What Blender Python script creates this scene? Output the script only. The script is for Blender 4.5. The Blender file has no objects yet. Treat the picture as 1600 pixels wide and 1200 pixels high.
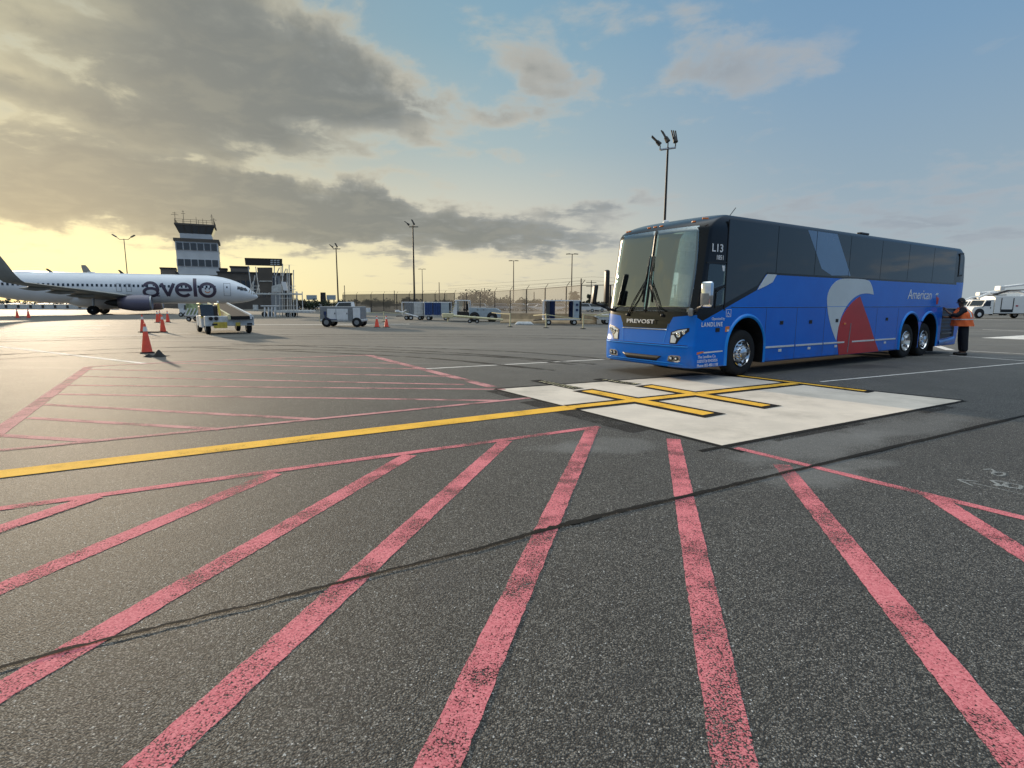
import bpy, bmesh, math, random
from math import sin, cos, tan, pi, radians, atan2, sqrt, hypot
from mathutils import Vector, Matrix, Euler
random.seed(7)
sc = bpy.context.scene
C = sc.collection
# ------------------------------------------------------------------ camera
F, TH, RO, H0 = 852.0, 0.146, 0.0037, 1.574      # focal length in photo pixels, pitch down, roll, eye height
cam_d = bpy.data.cameras.new('camera'); cam = bpy.data.objects.new('camera', cam_d); C.objects.link(cam)
cam_d.sensor_width = 36; cam_d.lens = F / 1600 * 36
cam_d.clip_start = 0.05; cam_d.clip_end = 20000
cam.location = (0, 0, H0)
cam.rotation_mode = 'QUATERNION'
cam.rotation_quaternion = (Matrix.Rotation(pi/2 - TH, 4, 'X') @ Matrix.Rotation(RO, 4, 'Z')).to_quaternion()
sc.camera = cam
sc.view_settings.view_transform = 'Standard'; sc.view_settings.look = 'None'
sc.view_settings.exposure = 0.0; sc.view_settings.gamma = 1.0
def ray(px, py):
    a, b = px - 800, py - 600
    c, s = cos(RO), sin(RO); a, b = a*c + b*s, -a*s + b*c
    r, u = a / F, -b / F
    return Vector((r, cos(TH) + sin(TH)*u, -sin(TH) + cos(TH)*u))
def G(px, py, z=0.0):                 # ground point seen at a photo pixel
    d = ray(px, py); t = (z - H0) / d.z
    return (d.x*t, d.y*t)
def at(px, py, Y):                    # point at depth Y
    d = ray(px, py); t = Y / d.y
    return Vector((d.x*t, Y, H0 + d.z*t))
def azel(px, py):
    d = ray(px, py).normalized(); return atan2(d.x, d.y), math.asin(d.z)
# ------------------------------------------------------------------ node helpers
class NT:
    def __init__(s, tree): s.t = tree; s.n = tree.nodes; s.l = tree.links
    def new(s, typ, **kw):
        nd = s.n.new(typ)
        for k, v in kw.items(): setattr(nd, k, v)
        return nd
    def val(s, sock, v):
        if hasattr(v, 'is_linked') or isinstance(v, bpy.types.NodeSocket): s.l.new(v, sock)
        else:
            if sock.type == 'RGBA' and not isinstance(v, (int, float)) and len(v) == 3: v = (*v, 1)
            sock.default_value = v
    def m(s, op, a, b=0.0, c=0.0, clamp=False):
        nd = s.new('ShaderNodeMath', operation=op); nd.use_clamp = clamp
        for i, v in enumerate((a, b, c)): s.val(nd.inputs[i], v)
        return nd.outputs[0]
    def mix(s, f, a, b, blend='MIX'):
        nd = s.new('ShaderNodeMix', data_type='RGBA', blend_type=blend)
        s.val(nd.inputs[0], f); s.val(nd.inputs[6], a); s.val(nd.inputs[7], b)
        return nd.outputs[2]
    def ss(s, v, lo, hi, a=0.0, b=1.0):
        nd = s.new('ShaderNodeMapRange', interpolation_type='SMOOTHSTEP')
        s.val(nd.inputs[0], v); nd.inputs[1].default_value = lo; nd.inputs[2].default_value = hi
        nd.inputs[3].default_value = a; nd.inputs[4].default_value = b
        return nd.outputs[0]
    def noise(s, vec, scale, detail=4, rough=.55, dist=0.0):
        nd = s.new('ShaderNodeTexNoise'); nd.inputs['Scale'].default_value = scale
        nd.inputs['Detail'].default_value = detail; nd.inputs['Roughness'].default_value = rough
        nd.inputs['Distortion'].default_value = dist
        if vec is not None: s.l.new(vec, nd.inputs['Vector'])
        return nd.outputs['Fac']
def srgb(r, g, b):
    f = lambda c: (c/255/12.92 if c/255 <= .04045 else ((c/255 + .055)/1.055)**2.4)
    return (f(r), f(g), f(b))
# ------------------------------------------------------------------ sun and sky
SUN_AZ, SUN_EL = radians(-41.0), radians(10.0)
sd = Vector((sin(SUN_AZ)*cos(SUN_EL), cos(SUN_AZ)*cos(SUN_EL), sin(SUN_EL)))
sl = bpy.data.lights.new('sun', 'SUN'); sl.energy = 5.0; sl.angle = radians(1.6); sl.color = (1.0, .80, .56)
so = bpy.data.objects.new('sun', sl); C.objects.link(so); so.rotation_euler = sd.to_track_quat('Z', 'Y').to_euler()
so.location = (-40, 60, 40)
w = bpy.data.worlds.new('World'); sc.world = w; w.use_nodes = True
W = NT(w.node_tree); W.n.clear()
out = W.new('ShaderNodeOutputWorld'); bg = W.new('ShaderNodeBackground'); W.l.new(bg.outputs[0], out.inputs[0])
tc = W.new('ShaderNodeTexCoord'); sp = W.new('ShaderNodeSeparateXYZ'); W.l.new(tc.outputs['Generated'], sp.inputs[0])
X, Y, Z = sp.outputs
az = W.m('ARCTAN2', X, Y); zc = W.m('MAXIMUM', Z, 0.0); el = W.m('ARCSINE', W.m('MINIMUM', zc, 1.0))
nish = W.new('ShaderNodeTexSky', sky_type='NISHITA'); nish.sun_disc = False
nish.sun_elevation = SUN_EL; nish.sun_rotation = SUN_AZ
# elevation gradients on the sunward and the far side
def ramp(fac, stops):
    r = W.new('ShaderNodeValToRGB'); W.val(r.inputs[0], fac); e = r.color_ramp.elements
    while len(e) > 1: e.remove(e[-1])
    e[0].position = stops[0][0]; e[0].color = (*srgb(*stops[0][1]), 1)
    for p, c in stops[1:]: q = e.new(p); q.color = (*srgb(*c), 1)
    return r.outputs[0]
ef = W.m('DIVIDE', el, radians(60))
left = ramp(ef, [(0, (255, 243, 178)), (.06, (255, 246, 186)), (.14, (226, 215, 174)), (.22, (186, 184, 162)), (.30, (176, 182, 170)), (.42, (150, 166, 170)), (.60, (128, 152, 170)), (1, (205, 212, 214))])
mid = ramp(ef, [(0, (222, 214, 186)), (.07, (236, 224, 190)), (.14, (214, 210, 192)), (.25, (172, 190, 192)), (.40, (140, 174, 190)), (.60, (120, 160, 188)), (1, (200, 208, 212))])
right = ramp(ef, [(0, (166, 178, 184)), (.07, (168, 180, 188)), (.18, (150, 172, 188)), (.35, (126, 160, 190)), (.60, (98, 142, 184)), (1, (190, 202, 212))])
t1 = W.ss(az, radians(-42), radians(2)); t2 = W.ss(az, radians(-8), radians(34))
base = W.mix(t2, W.mix(t1, left, mid), right)
base = W.mix(W.ss(az, radians(46), radians(66), 0, .85), base, ramp(ef, [(0, (112, 146, 178)), (.3, (92, 140, 190)), (1, (190, 202, 212))]))
# clouds: noise on a flat layer overhead, banked up where the photograph has them
den = W.m('ADD', zc, .16)
cv = W.new('ShaderNodeCombineXYZ'); W.l.new(W.m('DIVIDE', X, den), cv.inputs[0]); W.l.new(W.m('DIVIDE', Y, den), cv.inputs[1])
n1 = W.noise(cv.outputs[0], 1.9, 5, .5, .25); n2 = W.noise(cv.outputs[0], 4.5, 6, .58, .3)
nz = W.noise(tc.outputs['Generated'], 9.0, 5, .6)
wob = W.m('MULTIPLY', W.m('SUBTRACT', nz, .5), .22)
def blob(px, py, rx, ry, wt, acc, ae=False):
    a0, e0 = (radians(px), radians(py)) if ae else azel(px, py)
    dx = W.m('DIVIDE', W.m('ADD', W.m('SUBTRACT', az, a0), wob), radians(rx))
    dy = W.m('DIVIDE', W.m('ADD', W.m('SUBTRACT', el, e0), W.m('MULTIPLY', wob, .35)), radians(ry))
    g = W.m('EXPONENT', W.m('MULTIPLY', W.m('ADD', W.m('MULTIPLY', dx, dx), W.m('MULTIPLY', dy, dy)), -1.0))
    return W.m('MULTIPLY_ADD', g, wt, acc)
acc = -.50
for b in [(100, 60, 17, 7.5, .66), (330, 70, 11, 7.5, .60), (480, 100, 9, 5, .66), (590, 150, 5, 2.6, .62), (60, 170, 17, 2.6, .58), (240, 190, 6, 1.6, .4), (500, 172, 9, 1.8, .42),
          (60, 262, 16, 2.0, .66), (250, 285, 14, 2.4, .70), (400, 310, 13, 2.6, .70), (600, 330, 12, 2.2, .70), (790, 352, 11, 2.0, .68), (920, 378, 9, 1.7, .55), (480, 365, 16, 2.0, .60), (300, 350, 12, 1.8, .50), (120, 320, 10, 1.5, .5), (700, 385, 14, 1.3, .44),
          (430, 212, 5, 1.2, .42), (560, 245, 6, 1.2, .42), (680, 235, 4, 1.0, .34), (350, 232, 6, .8, .3),
          (835, 120, 6.5, 3.6, .62), (900, 150, 3, 2, .3), (770, 240, 3, .9, .42), (762, 192, 3, 1.5, .44), (1095, 112, 6, 3.0, .56), (1060, 22, 5.5, 2.6, .60), (880, 215, 3, 1.4, .3), (1230, 155, 4, 1.4, .28),
          (1420, 320, 20, 2.0, .34), (1250, 340, 12, 1.2, .34), (1550, 360, 10, 2.0, .34), (940, 318, 7, .9, .46), (300, 222, 12, 1.1, -.42), (60, 125, 5, 1.0, -.25), (520, 15, 5, 2.5, -.34), (640, 290, 6, .8, -.35), (430, 262, 6, .6, -.3), (150, 395, 14, 1.2, -.25)]:
    acc = blob(*b, acc)
for b in [(68, 13, 5, 3, .62), (78, 9, 5, 2.2, .6), (60, 8, 5, 1.2, .45), (88, 16, 7, 3, .6), (74, 4, 7, 1.0, .5), (-80, 25, 16, 6, .5), (-95, 12, 14, 3, .5)]:      # beyond the frame, where the coach mirrors it
    acc = blob(*b, acc, True)
fld = W.m('ADD', W.m('ADD', W.m('MULTIPLY_ADD', n1, 2.0, -1.02), W.m('MULTIPLY_ADD', n2, 2.1, -1.05)), acc)
dens = W.ss(fld, -.34, .34)
core = W.ss(fld, -.14, .46)
litc = W.mix(t2, W.mix(t1, srgb(212, 203, 168), srgb(204, 198, 182)), srgb(172, 180, 188))
drk = W.mix(t2, W.mix(t1, srgb(142, 142, 130), srgb(148, 150, 147)), srgb(150, 161, 173))
ccol = W.mix(core, litc, drk)
ccol = W.mix(W.ss(n2, .45, .66, 0, .55), ccol, litc)
ccol = W.mix(W.m('MULTIPLY', W.ss(fld, .22, .85, 0, .75), W.m('SUBTRACT', 1.0, t2)), ccol, srgb(114, 117, 114))
sky = W.mix(W.m('MULTIPLY', dens, .94), base, ccol)
# glow round the veiled sun
dt = W.new('ShaderNodeVectorMath', operation='DOT_PRODUCT'); W.l.new(tc.outputs['Generated'], dt.inputs[0])
sg = Vector((sin(radians(-43))*cos(radians(5)), cos(radians(-43))*cos(radians(5)), sin(radians(5)))); dt.inputs[1].default_value = sg
glow = W.m('POWER', W.m('MAXIMUM', dt.outputs['Value'], 0.0), 26.0)
sky = W.mix(W.m('MULTIPLY', glow, .06), sky, (1.0, .84, .42), 'ADD')
# behind the camera the low sky is the duller blue grey of the far side
back = W.m('MULTIPLY', W.ss(Y, .15, -.35), W.ss(Z, .55, .10)); sky = W.mix(W.m('MULTIPLY', back, .8), sky, srgb(88, 118, 158))
nm = W.mix(1.0, nish.outputs[0], (.10, .10, .10), 'MULTIPLY')
sky = W.mix(.06, sky, nm)
# dome high overhead, outside the frame, boosted to add light on the ground
up = W.ss(Z, .64, .95, 1.0, 2.9)
W.l.new(sky, bg.inputs[0]); W.l.new(up, bg.inputs[1])
# ------------------------------------------------------------------ materials
def mat(name, col=(.5, .5, .5), rough=.5, metal=0.0, spec=.5, noise_amt=.06, scale=8.0, coat=0.0, bump=0.0, bscale=40.0):
    m = bpy.data.materials.new(name); m.use_nodes = True; T = NT(m.node_tree); T.n.clear()
    o = T.new('ShaderNodeOutputMaterial'); b = T.new('ShaderNodeBsdfPrincipled'); T.l.new(b.outputs[0], o.inputs[0])
    b.inputs['Roughness'].default_value = rough; b.inputs['Metallic'].default_value = metal
    b.inputs['Specular IOR Level'].default_value = spec; b.inputs['Coat Weight'].default_value = coat; b.inputs['Coat Roughness'].default_value = .04
    t = T.new('ShaderNodeTexCoord')
    n = T.noise(t.outputs['Object'], scale, 5, .6)
    c = T.mix(T.ss(n, .3, .7), tuple(max(0, v*(1 - noise_amt)) for v in col), tuple(min(1, v*(1 + noise_amt)) for v in col))
    T.l.new(c, b.inputs['Base Color'])
    T.l.new(T.m('ADD', T.m('MULTIPLY', T.m('SUBTRACT', n, .5), .18), rough, clamp=True), b.inputs['Roughness'])
    if bump:
        bp = T.new('ShaderNodeBump'); bp.inputs['Strength'].default_value = bump; bp.inputs['Distance'].default_value = .01
        T.l.new(T.noise(t.outputs['Object'], bscale, 4), bp.inputs['Height']); T.l.new(bp.outputs[0], b.inputs['Normal'])
    m['P'] = 1
    return m
M = {}
M['black'] = mat('black_plastic', (.012, .012, .013), .45)
M['rubber'] = mat('rubber', (.018, .018, .018), .8, spec=.3, noise_amt=.2, scale=20)
M['chrome'] = mat('chrome', (.82, .83, .85), .09, 1.0)
M['steel'] = mat('galvanised_steel', (.42, .43, .44), .42, .8, noise_amt=.15)
M['darksteel'] = mat('dark_steel', (.035, .032, .03), .55, .3)
M['white'] = mat('white_paint', (.74, .75, .76), .38, noise_amt=.08, scale=3)
M['dirtywhite'] = mat('worn_white_paint', (.55, .56, .55), .5, noise_amt=.2, scale=4)
M['lblue'] = mat('pale_blue_grey_paint', (.36, .43, .48), .45, noise_amt=.12, scale=3)
M['grey'] = mat('grey_paint', (.22, .23, .24), .5, noise_amt=.12)
M['orange'] = mat('cone_orange', (.90, .10, .05), .5, noise_amt=.12, scale=6)
M['reflect'] = mat('reflective_band', (.72, .72, .68), .35)
M['navy'] = mat('navy_curtain', (.018, .035, .11), .7, noise_amt=.3, scale=6)
M['blue'] = mat('blue_curtain', (.03, .07, .21), .7, noise_amt=.3, scale=6)
M['yellow'] = mat('yellow_paint', (.62, .46, .07), .5, noise_amt=.15)
M['paleyellow'] = mat('faded_yellow', (.66, .60, .36), .6, noise_amt=.15)
M['tan'] = mat('tan_concrete', (.46, .34, .21), .85, noise_amt=.22, scale=1.5, bump=.4)
M['brown'] = mat('brown_cladding', (.10, .085, .07), .7, noise_amt=.2, scale=.6)
M['brownlt'] = mat('brown_stucco', (.20, .17, .14), .8, noise_amt=.15, scale=.5)
M['towerwhite'] = mat('tower_panel', (.62, .63, .63), .6, noise_amt=.06, scale=.4)
M['glassdark'] = mat('dark_window', (.02, .024, .028), .08, spec=.8, noise_amt=.2)
M['planewhite'] = mat('fuselage_white', (.78, .80, .82), .32, coat=.3, noise_amt=.04, scale=.6)
M['wing'] = mat('wing_grey', (.27, .265, .24), .45, noise_amt=.12, scale=.7)
M['purple'] = mat('purple_paint', (.13, .115, .16), .3, coat=.3)
M['leaf'] = mat('leaves', (.035, .05, .022), .8, noise_amt=.5, scale=2)
M['leaf2'] = mat('leaves_brown', (.06, .055, .035), .8, noise_amt=.5, scale=2)
M['bark'] = mat('bark', (.08, .06, .045), .9, noise_amt=.3)
M['skin'] = mat('skin', (.16, .085, .055), .55, noise_amt=.1)
M['navycloth'] = mat('navy_cloth', (.010, .011, .018), .85, noise_amt=.3, bump=.5, bscale=60)
M['vest'] = mat('vest_orange', (1.0, .17, .04), .7, noise_amt=.12, scale=12, bump=.4, bscale=25)
M['hair'] = mat('hair_black', (.012, .010, .010), .7, bump=.5, bscale=90)
M['letter'] = mat('white_lettering', (.80, .81, .82), .4, noise_amt=.02)
M['towerglass'] = mat('tower_glazing', (.085, .09, .095), .15)
M['truckwhite'] = mat('truck_white', (.88, .87, .84), .4, noise_amt=.04, scale=1)
M['plum'] = mat('plum_lettering', (.075, .055, .085), .4, noise_amt=.05)
M['lensamber'] = mat('amber_lens', (.75, .22, .04), .25, coat=.5)
M['lenswhite'] = mat('clear_lens', (.75, .78, .80), .12, coat=1, noise_amt=.02)
M['sign'] = mat('sign_face', (.42, .46, .48), .6)
def glass_mat(name, tint, trans, rough=.02):
    m = bpy.data.materials.new(name); m.use_nodes = True; T = NT(m.node_tree); T.n.clear()
    o = T.new('ShaderNodeOutputMaterial'); tr = T.new('ShaderNodeBsdfTransparent'); tr.inputs[0].default_value = (*tint, 1)
    gl = T.new('ShaderNodeBsdfGlossy'); gl.inputs['Roughness'].default_value = rough; gl.inputs[0].default_value = (.86, .97, 1, 1)
    fr = T.new('ShaderNodeFresnel'); fr.inputs[0].default_value = 1.6
    mx = T.new('ShaderNodeMixShader'); T.l.new(T.m('MULTIPLY_ADD', fr.outputs[0], 1.2, trans, clamp=True), mx.inputs[0])
    T.l.new(tr.outputs[0], mx.inputs[1]); T.l.new(gl.outputs[0], mx.inputs[2]); T.l.new(mx.outputs[0], o.inputs[0])
    return m
M['windshield'] = glass_mat('windshield_glass', (.84, .94, .93), .21)
M['cabglass'] = glass_mat('cab_glass', (.75, .82, .82), .05)
def mesh_mat(name, col, cell, dutyw, solid=0.0):
    """woven wire: diagonal wires with real gaps; solid > 0 adds an even fabric screen"""
    m = bpy.data.materials.new(name); m.use_nodes = True; T = NT(m.node_tree); T.n.clear()
    o = T.new('ShaderNodeOutputMaterial'); tr = T.new('ShaderNodeBsdfTransparent'); b = T.new('ShaderNodeBsdfPrincipled')
    b.inputs['Base Color'].default_value = (*col, 1); b.inputs['Roughness'].default_value = .8
    t = T.new('ShaderNodeTexCoord')
    n = T.noise(t.outputs['Object'], .35, 4, .6)
    mx = T.new('ShaderNodeMixShader'); f = T.m('MULTIPLY_ADD', T.m('SUBTRACT', n, .5), .25, dutyw + solid, clamp=True)
    T.l.new(f, mx.inputs[0]); T.l.new(tr.outputs[0], mx.inputs[1]); T.l.new(b.outputs[0], mx.inputs[2]); T.l.new(mx.outputs[0], o.inputs[0])
    return m
M['chain'] = mesh_mat('chain_link_wire', (.24, .215, .185), .05, .50)
M['chainthin'] = mesh_mat('open_chain_link_wire', (.24, .22, .20), .05, .08)
M['screen'] = mesh_mat('fence_windscreen', (.15, .125, .10), .05, .32, .46)
# ------------------------------------------------------------------ mesh helpers
def finish(bm, name, m, parent=None, smooth=False, auto=None):
    bmesh.ops.recalc_face_normals(bm, faces=bm.faces[:])
    me = bpy.data.meshes.new(name); bm.to_mesh(me); bm.free()
    for x in (m if isinstance(m, (list, tuple)) else [m]): me.materials.append(x)
    if smooth:
        for p in me.polygons: p.use_smooth = True
        if auto is not None:
            try: me.set_sharp_from_angle(angle=radians(auto))
            except Exception: pass
    o = bpy.data.objects.new(name, me); C.objects.link(o)
    if parent is not None: o.parent = parent
    return o
class MB:
    def __init__(s): s.bm = bmesh.new()
    def box(s, c, size, bev=0.0, rot=None, taper=None):
        r = bmesh.ops.create_cube(s.bm, size=1.0); vs = r['verts']
        for v in vs:
            v.co.x *= size[0]; v.co.y *= size[1]; v.co.z *= size[2]
            if taper and v.co.z > 0: v.co.x *= taper[0]; v.co.y *= taper[1]
        if bev > 0:
            es = list({e for v in vs for e in v.link_edges})
            rr = bmesh.ops.bevel(s.bm, geom=es, offset=bev, segments=2, affect='EDGES', profile=.5)
            vs = list({v for f in rr['faces'] for v in f.verts} | {v for v in vs if v.is_valid})
        if rot is not None:
            R = Euler(rot).to_matrix()
            for v in vs: v.co = R @ v.co
        for v in vs: v.co += Vector(c)
        return s
    def cyl(s, p0, p1, r0, r1=None, n=12, caps=True):
        r1 = r0 if r1 is None else r1
        p0, p1 = Vector(p0), Vector(p1); d = p1 - p0
        if d.length < 1e-6: return s
        q = d.to_track_quat('Z', 'Y').to_matrix()
        a = [s.bm.verts.new(p0 + q @ Vector((cos(2*pi*i/n)*r0, sin(2*pi*i/n)*r0, 0))) for i in range(n)]
        b = [s.bm.verts.new(p1 + q @ Vector((cos(2*pi*i/n)*r1, sin(2*pi*i/n)*r1, 0))) for i in range(n)]
        for i in range(n): s.bm.faces.new((a[i], a[(i+1) % n], b[(i+1) % n], b[i]))
        if caps: s.bm.faces.new(a[::-1]); s.bm.faces.new(b)
        return s
    def path(s, pts, r, n=8):
        for i in range(len(pts)-1): s.cyl(pts[i], pts[i+1], r, n=n)
        return s
    def lathe(s, prof, origin=(0, 0, 0), axis='Z', n=24, caps=True):
        """prof: list of (radius, height) along the axis"""
        rings = []
        for r, h in prof:
            ring = []
            for i in range(n):
                a = 2*pi*i/n; u, v = cos(a)*r, sin(a)*r
                p = {'Z': (u, v, h), 'Y': (u, h, v), 'X': (h, u, v)}[axis]
                ring.append(s.bm.verts.new(Vector(p) + Vector(origin)))
            rings.append(ring)
        for a, b in zip(rings, rings[1:]):
            for i in range(n): s.bm.faces.new((a[i], a[(i+1) % n], b[(i+1) % n], b[i]))
        if caps: s.bm.faces.new(rings[0][::-1]); s.bm.faces.new(rings[-1])
        return s
    def prism(s, poly, h0, h1, plane='XZ', f=None):
        """polygon in a plane extruded along the third axis"""
        def P(a, b, h):
            return {'XZ': (a, h, b), 'YZ': (h, a, b), 'XY': (a, b, h)}[plane]
        A = [s.bm.verts.new(P(a, b, h0)) for a, b in poly]; B = [s.bm.verts.new(P(a, b, h1)) for a, b in poly]
        n = len(poly)
        s.bm.faces.new(A[::-1]); s.bm.faces.new(B)
        for i in range(n): s.bm.faces.new((A[i], A[(i+1) % n], B[(i+1) % n], B[i]))
        return s
    def grid(s, fn, nu, nv, closed_u=False):
        g = [[s.bm.verts.new(fn(i/nu, j/nv)) for j in range(nv+1)] for i in range(nu if closed_u else nu+1)]
        for i in range(nu):
            for j in range(nv): s.bm.faces.new((g[i][j], g[(i+1) % len(g)][j], g[(i+1) % len(g)][j+1], g[i][j+1]))
        return g
    def quad(s, pts): s.bm.faces.new([s.bm.verts.new(p) for p in pts]); return s
    def build(s, name, m, parent=None, smooth=False, auto=None): return finish(s.bm, name, m, parent, smooth, auto)
def tag(o, label=None, cat=None, group=None, kind=None):
    if label: o['label'] = label
    if cat: o['category'] = cat
    if group: o['group'] = group
    if kind: o['kind'] = kind
    return o
def thing(name, label, cat, loc=(0, 0, 0), rz=0.0, group=None):
    o = bpy.data.objects.new(name, None); o.empty_display_size = .3; C.objects.link(o)
    o.location = loc; o.rotation_euler = (0, 0, rz)
    return tag(o, label, cat, group)
def dup(root, loc, rz=0.0, label=None, group=None, scale=None):
    def cp(o, parent):
        c = o.copy(); C.objects.link(c)
        if parent is not None: c.parent = parent
        for ch in kids.get(o.name, []): cp(ch, c)
        return c
    kids = {}
    for o in C.objects:
        if o.parent is not None: kids.setdefault(o.parent.name, []).append(o)
    r = cp(root, None); r.location = loc; r.rotation_euler = (0, 0, rz)
    if label: r['label'] = label
    if group: r['group'] = group
    if scale: r.scale = scale
    return r
def text(name, s, size, m, parent, loc, rot, extrude=.002, bold=0.0, width=1.0, shear=0.0, align='LEFT', space=1.0):
    cu = bpy.data.curves.new(name, 'FONT'); cu.body = s; cu.size = size; cu.extrude = extrude; cu.offset = bold*size
    cu.align_x = align; cu.shear = shear; cu.space_character = space; cu.resolution_u = 4
    t = bpy.data.objects.new(name + '_tmp', cu); C.objects.link(t)
    dg = bpy.context.evaluated_depsgraph_get(); me = bpy.data.meshes.new_from_object(t.evaluated_get(dg))
    bpy.data.objects.remove(t); bpy.data.curves.remove(cu)
    me.materials.clear(); me.materials.append(m); me.name = name
    o = bpy.data.objects.new(name, me); C.objects.link(o)
    o.parent = parent; o.location = loc; o.rotation_euler = rot; o.scale = (width, 1, 1)
    return o
def skin(name, verts, edges, m, parent, sub=2, post=None):
    """one continuous skinned surface from a joint skeleton: verts = [(x,y,z,rx,ry)]"""
    me = bpy.data.meshes.new(name); me.from_pydata([v[:3] for v in verts], edges, [])
    o = bpy.data.objects.new(name, me); C.objects.link(o)
    md = o.modifiers.new('s', 'SKIN'); md.use_smooth_shade = True
    sv = me.skin_vertices[0].data if len(me.skin_vertices) else None
    if sv is None:
        bm = bmesh.new(); bm.from_mesh(me); bm.verts.layers.skin.verify(); bm.to_mesh(me); bm.free(); sv = me.skin_vertices[0].data
    for i, v in enumerate(verts): sv[i].radius = (v[3], v[4] if len(v) > 4 else v[3]); sv[i].use_root = (i == 0)
    s2 = o.modifiers.new('u', 'SUBSURF'); s2.levels = sub; s2.render_levels = sub
    dg = bpy.context.evaluated_depsgraph_get(); nm = bpy.data.meshes.new_from_object(o.evaluated_get(dg))
    bpy.data.objects.remove(o)
    nm.materials.clear(); nm.materials.append(m); nm.name = name
    for p in nm.polygons: p.use_smooth = True
    r = bpy.data.objects.new(name, nm); C.objects.link(r); r.parent = parent
    return r
# ================================================================== GROUND AND MARKINGS
def ground_mat():
    m = bpy.data.materials.new('asphalt'); m.use_nodes = True; T = NT(m.node_tree); T.n.clear()
    o = T.new('ShaderNodeOutputMaterial'); b = T.new('ShaderNodeBsdfPrincipled'); T.l.new(b.outputs[0], o.inputs[0])
    tc = T.new('ShaderNodeTexCoord'); P = tc.outputs['Object']
    v = T.new('ShaderNodeTexVoronoi'); v.inputs['Scale'].default_value = 145; T.l.new(P, v.inputs['Vector'])
    v2 = T.new('ShaderNodeTexVoronoi'); v2.inputs['Scale'].default_value = 150; T.l.new(P, v2.inputs['Vector'])
    sepc = T.new('ShaderNodeSeparateColor'); T.l.new(v.outputs['Color'], sepc.inputs[0])
    sepc2 = T.new('ShaderNodeSeparateColor'); T.l.new(v2.outputs['Color'], sepc2.inputs[0])
    big = T.noise(P, .22, 5, .6); med = T.noise(P, 1.3, 5, .6); fine = T.noise(P, 30, 4, .7)
    stone = T.ss(sepc.outputs[0], .25, 1.0, .0, 1.0)
    dark = (.047, .045, .040); lite = (.222, .209, .184)
    c = T.mix(T.m('POWER', stone, 1.8), dark, lite)
    c = T.mix(T.ss(sepc2.outputs[1], .980, .995), c, (.50, .50, .48))
    gap = T.ss(v.outputs['Distance'], .42, .75); c = T.mix(T.m('MULTIPLY', gap, .85), c, (.010, .010, .010))
    pit = T.ss(T.noise(P, 48, 5, .75), .36, .46, .85, 0); c = T.mix(pit, c, (.012, .012, .012))
    c = T.mix(T.ss(fine, .56, .72, 0, .35), c, (.17, .17, .16))
    # the even grey the aggregate melts into away from the camera, by ground position only
    sx = T.new('ShaderNodeSeparateXYZ'); T.l.new(P, sx.inputs[0])
    fac = T.ss(sx.outputs[1], 5, 22, 0, .85)
    c = T.mix(fac, c, (.150, .141, .122))
    tone = T.m('ADD', T.m('MULTIPLY', T.m('SUBTRACT', big, .5), .55), T.m('ADD', 1.0, T.m('MULTIPLY', T.m('SUBTRACT', med, .5), .55)))
    tn = T.new('ShaderNodeCombineColor')
    for i in range(3): T.l.new(tone, tn.inputs[i])
    c = T.mix(1.0, c, tn.outputs[0], 'MULTIPLY')
    # long tyre-polished streaks on the far apron
    mp = T.new('ShaderNodeMapping'); mp.inputs['Scale'].default_value = (.025, .55, 1); mp.inputs['Rotation'].default_value = (0, 0, .06); T.l.new(P, mp.inputs[0])
    st = T.noise(mp.outputs[0], 1.0, 4, .6); c = T.mix(T.m('MULTIPLY', T.ss(st, .50, .66, 0, .55), T.ss(sx.outputs[1], 9, 18)), c, (.085, .083, .078))
    st2 = T.noise(mp.outputs[0], 1.7, 3, .6); c = T.mix(T.m('MULTIPLY', T.ss(st2, .56, .7, 0, .4), T.ss(sx.outputs[1], 9, 18)), c, (.24, .232, .21))
    # pale scuffed halo where sealer was dragged beside the concrete pad
    def halo(cx, cy, rx, ry, rot, amt, col, c):
        a = T.m('SUBTRACT', sx.outputs[0], cx); d = T.m('SUBTRACT', sx.outputs[1], cy)
        u = T.m('DIVIDE', T.m('ADD', T.m('MULTIPLY', a, cos(rot)), T.m('MULTIPLY', d, sin(rot))), rx)
        q = T.m('DIVIDE', T.m('SUBTRACT', T.m('MULTIPLY', d, cos(rot)), T.m('MULTIPLY', a, sin(rot))), ry)
        r = T.m('ADD', T.m('ADD', T.m('MULTIPLY', u, u), T.m('MULTIPLY', q, q)), T.m('ADD', T.m('MULTIPLY', T.m('SUBTRACT', med, .5), 3.2), T.m('MULTIPLY', T.m('SUBTRACT', fine, .5), .9)))
        return T.mix(T.ss(r, 1.3, .2, 0, amt*.75), c, col)
    for px, py, rx, ry, rot, amt in [(1270, 695, 1.5, .45, .5, .55), (1260, 745, .55, .30, .3, .6), (1420, 665, 1.6, .4, .5, .4), (950, 695, .7, .35, .2, .42), (870, 700, .5, .2, 0, .3), (1340, 725, .5, .16, .2, .45)]:
        g = G(px, py); c = halo(g[0], g[1], rx, ry, rot, amt, (.21, .21, .20), c)
    for px, py, rx, ry, rot, amt in [(1330, 573, 1.3, .5, .1, .75), (690, 905, .18, .3, .2, .4), (935, 665, .9, .12, -.8, .5), (900, 652, .5, .1, -.9, .5), (1180, 965, .035, .03, 0, .7), (420, 980, .09, .05, .4, .45), (1350, 900, .25, .12, .3, .35), (980, 1060, .12, .07, .2, .35), (300, 830, .3, .12, .3, .3), (1100, 800, .35, .1, .4, .3)]:
        g = G(px, py); c = halo(g[0], g[1], rx, ry, rot, amt, (.030, .031, .032), c)
    T.l.new(c, b.inputs['Base Color'])
    b.inputs['Roughness'].default_value = .78; b.inputs['Specular IOR Level'].default_value = .35
    bp = T.new('ShaderNodeBump'); bp.inputs['Strength'].default_value = .55; bp.inputs['Distance'].default_value = .006
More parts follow.
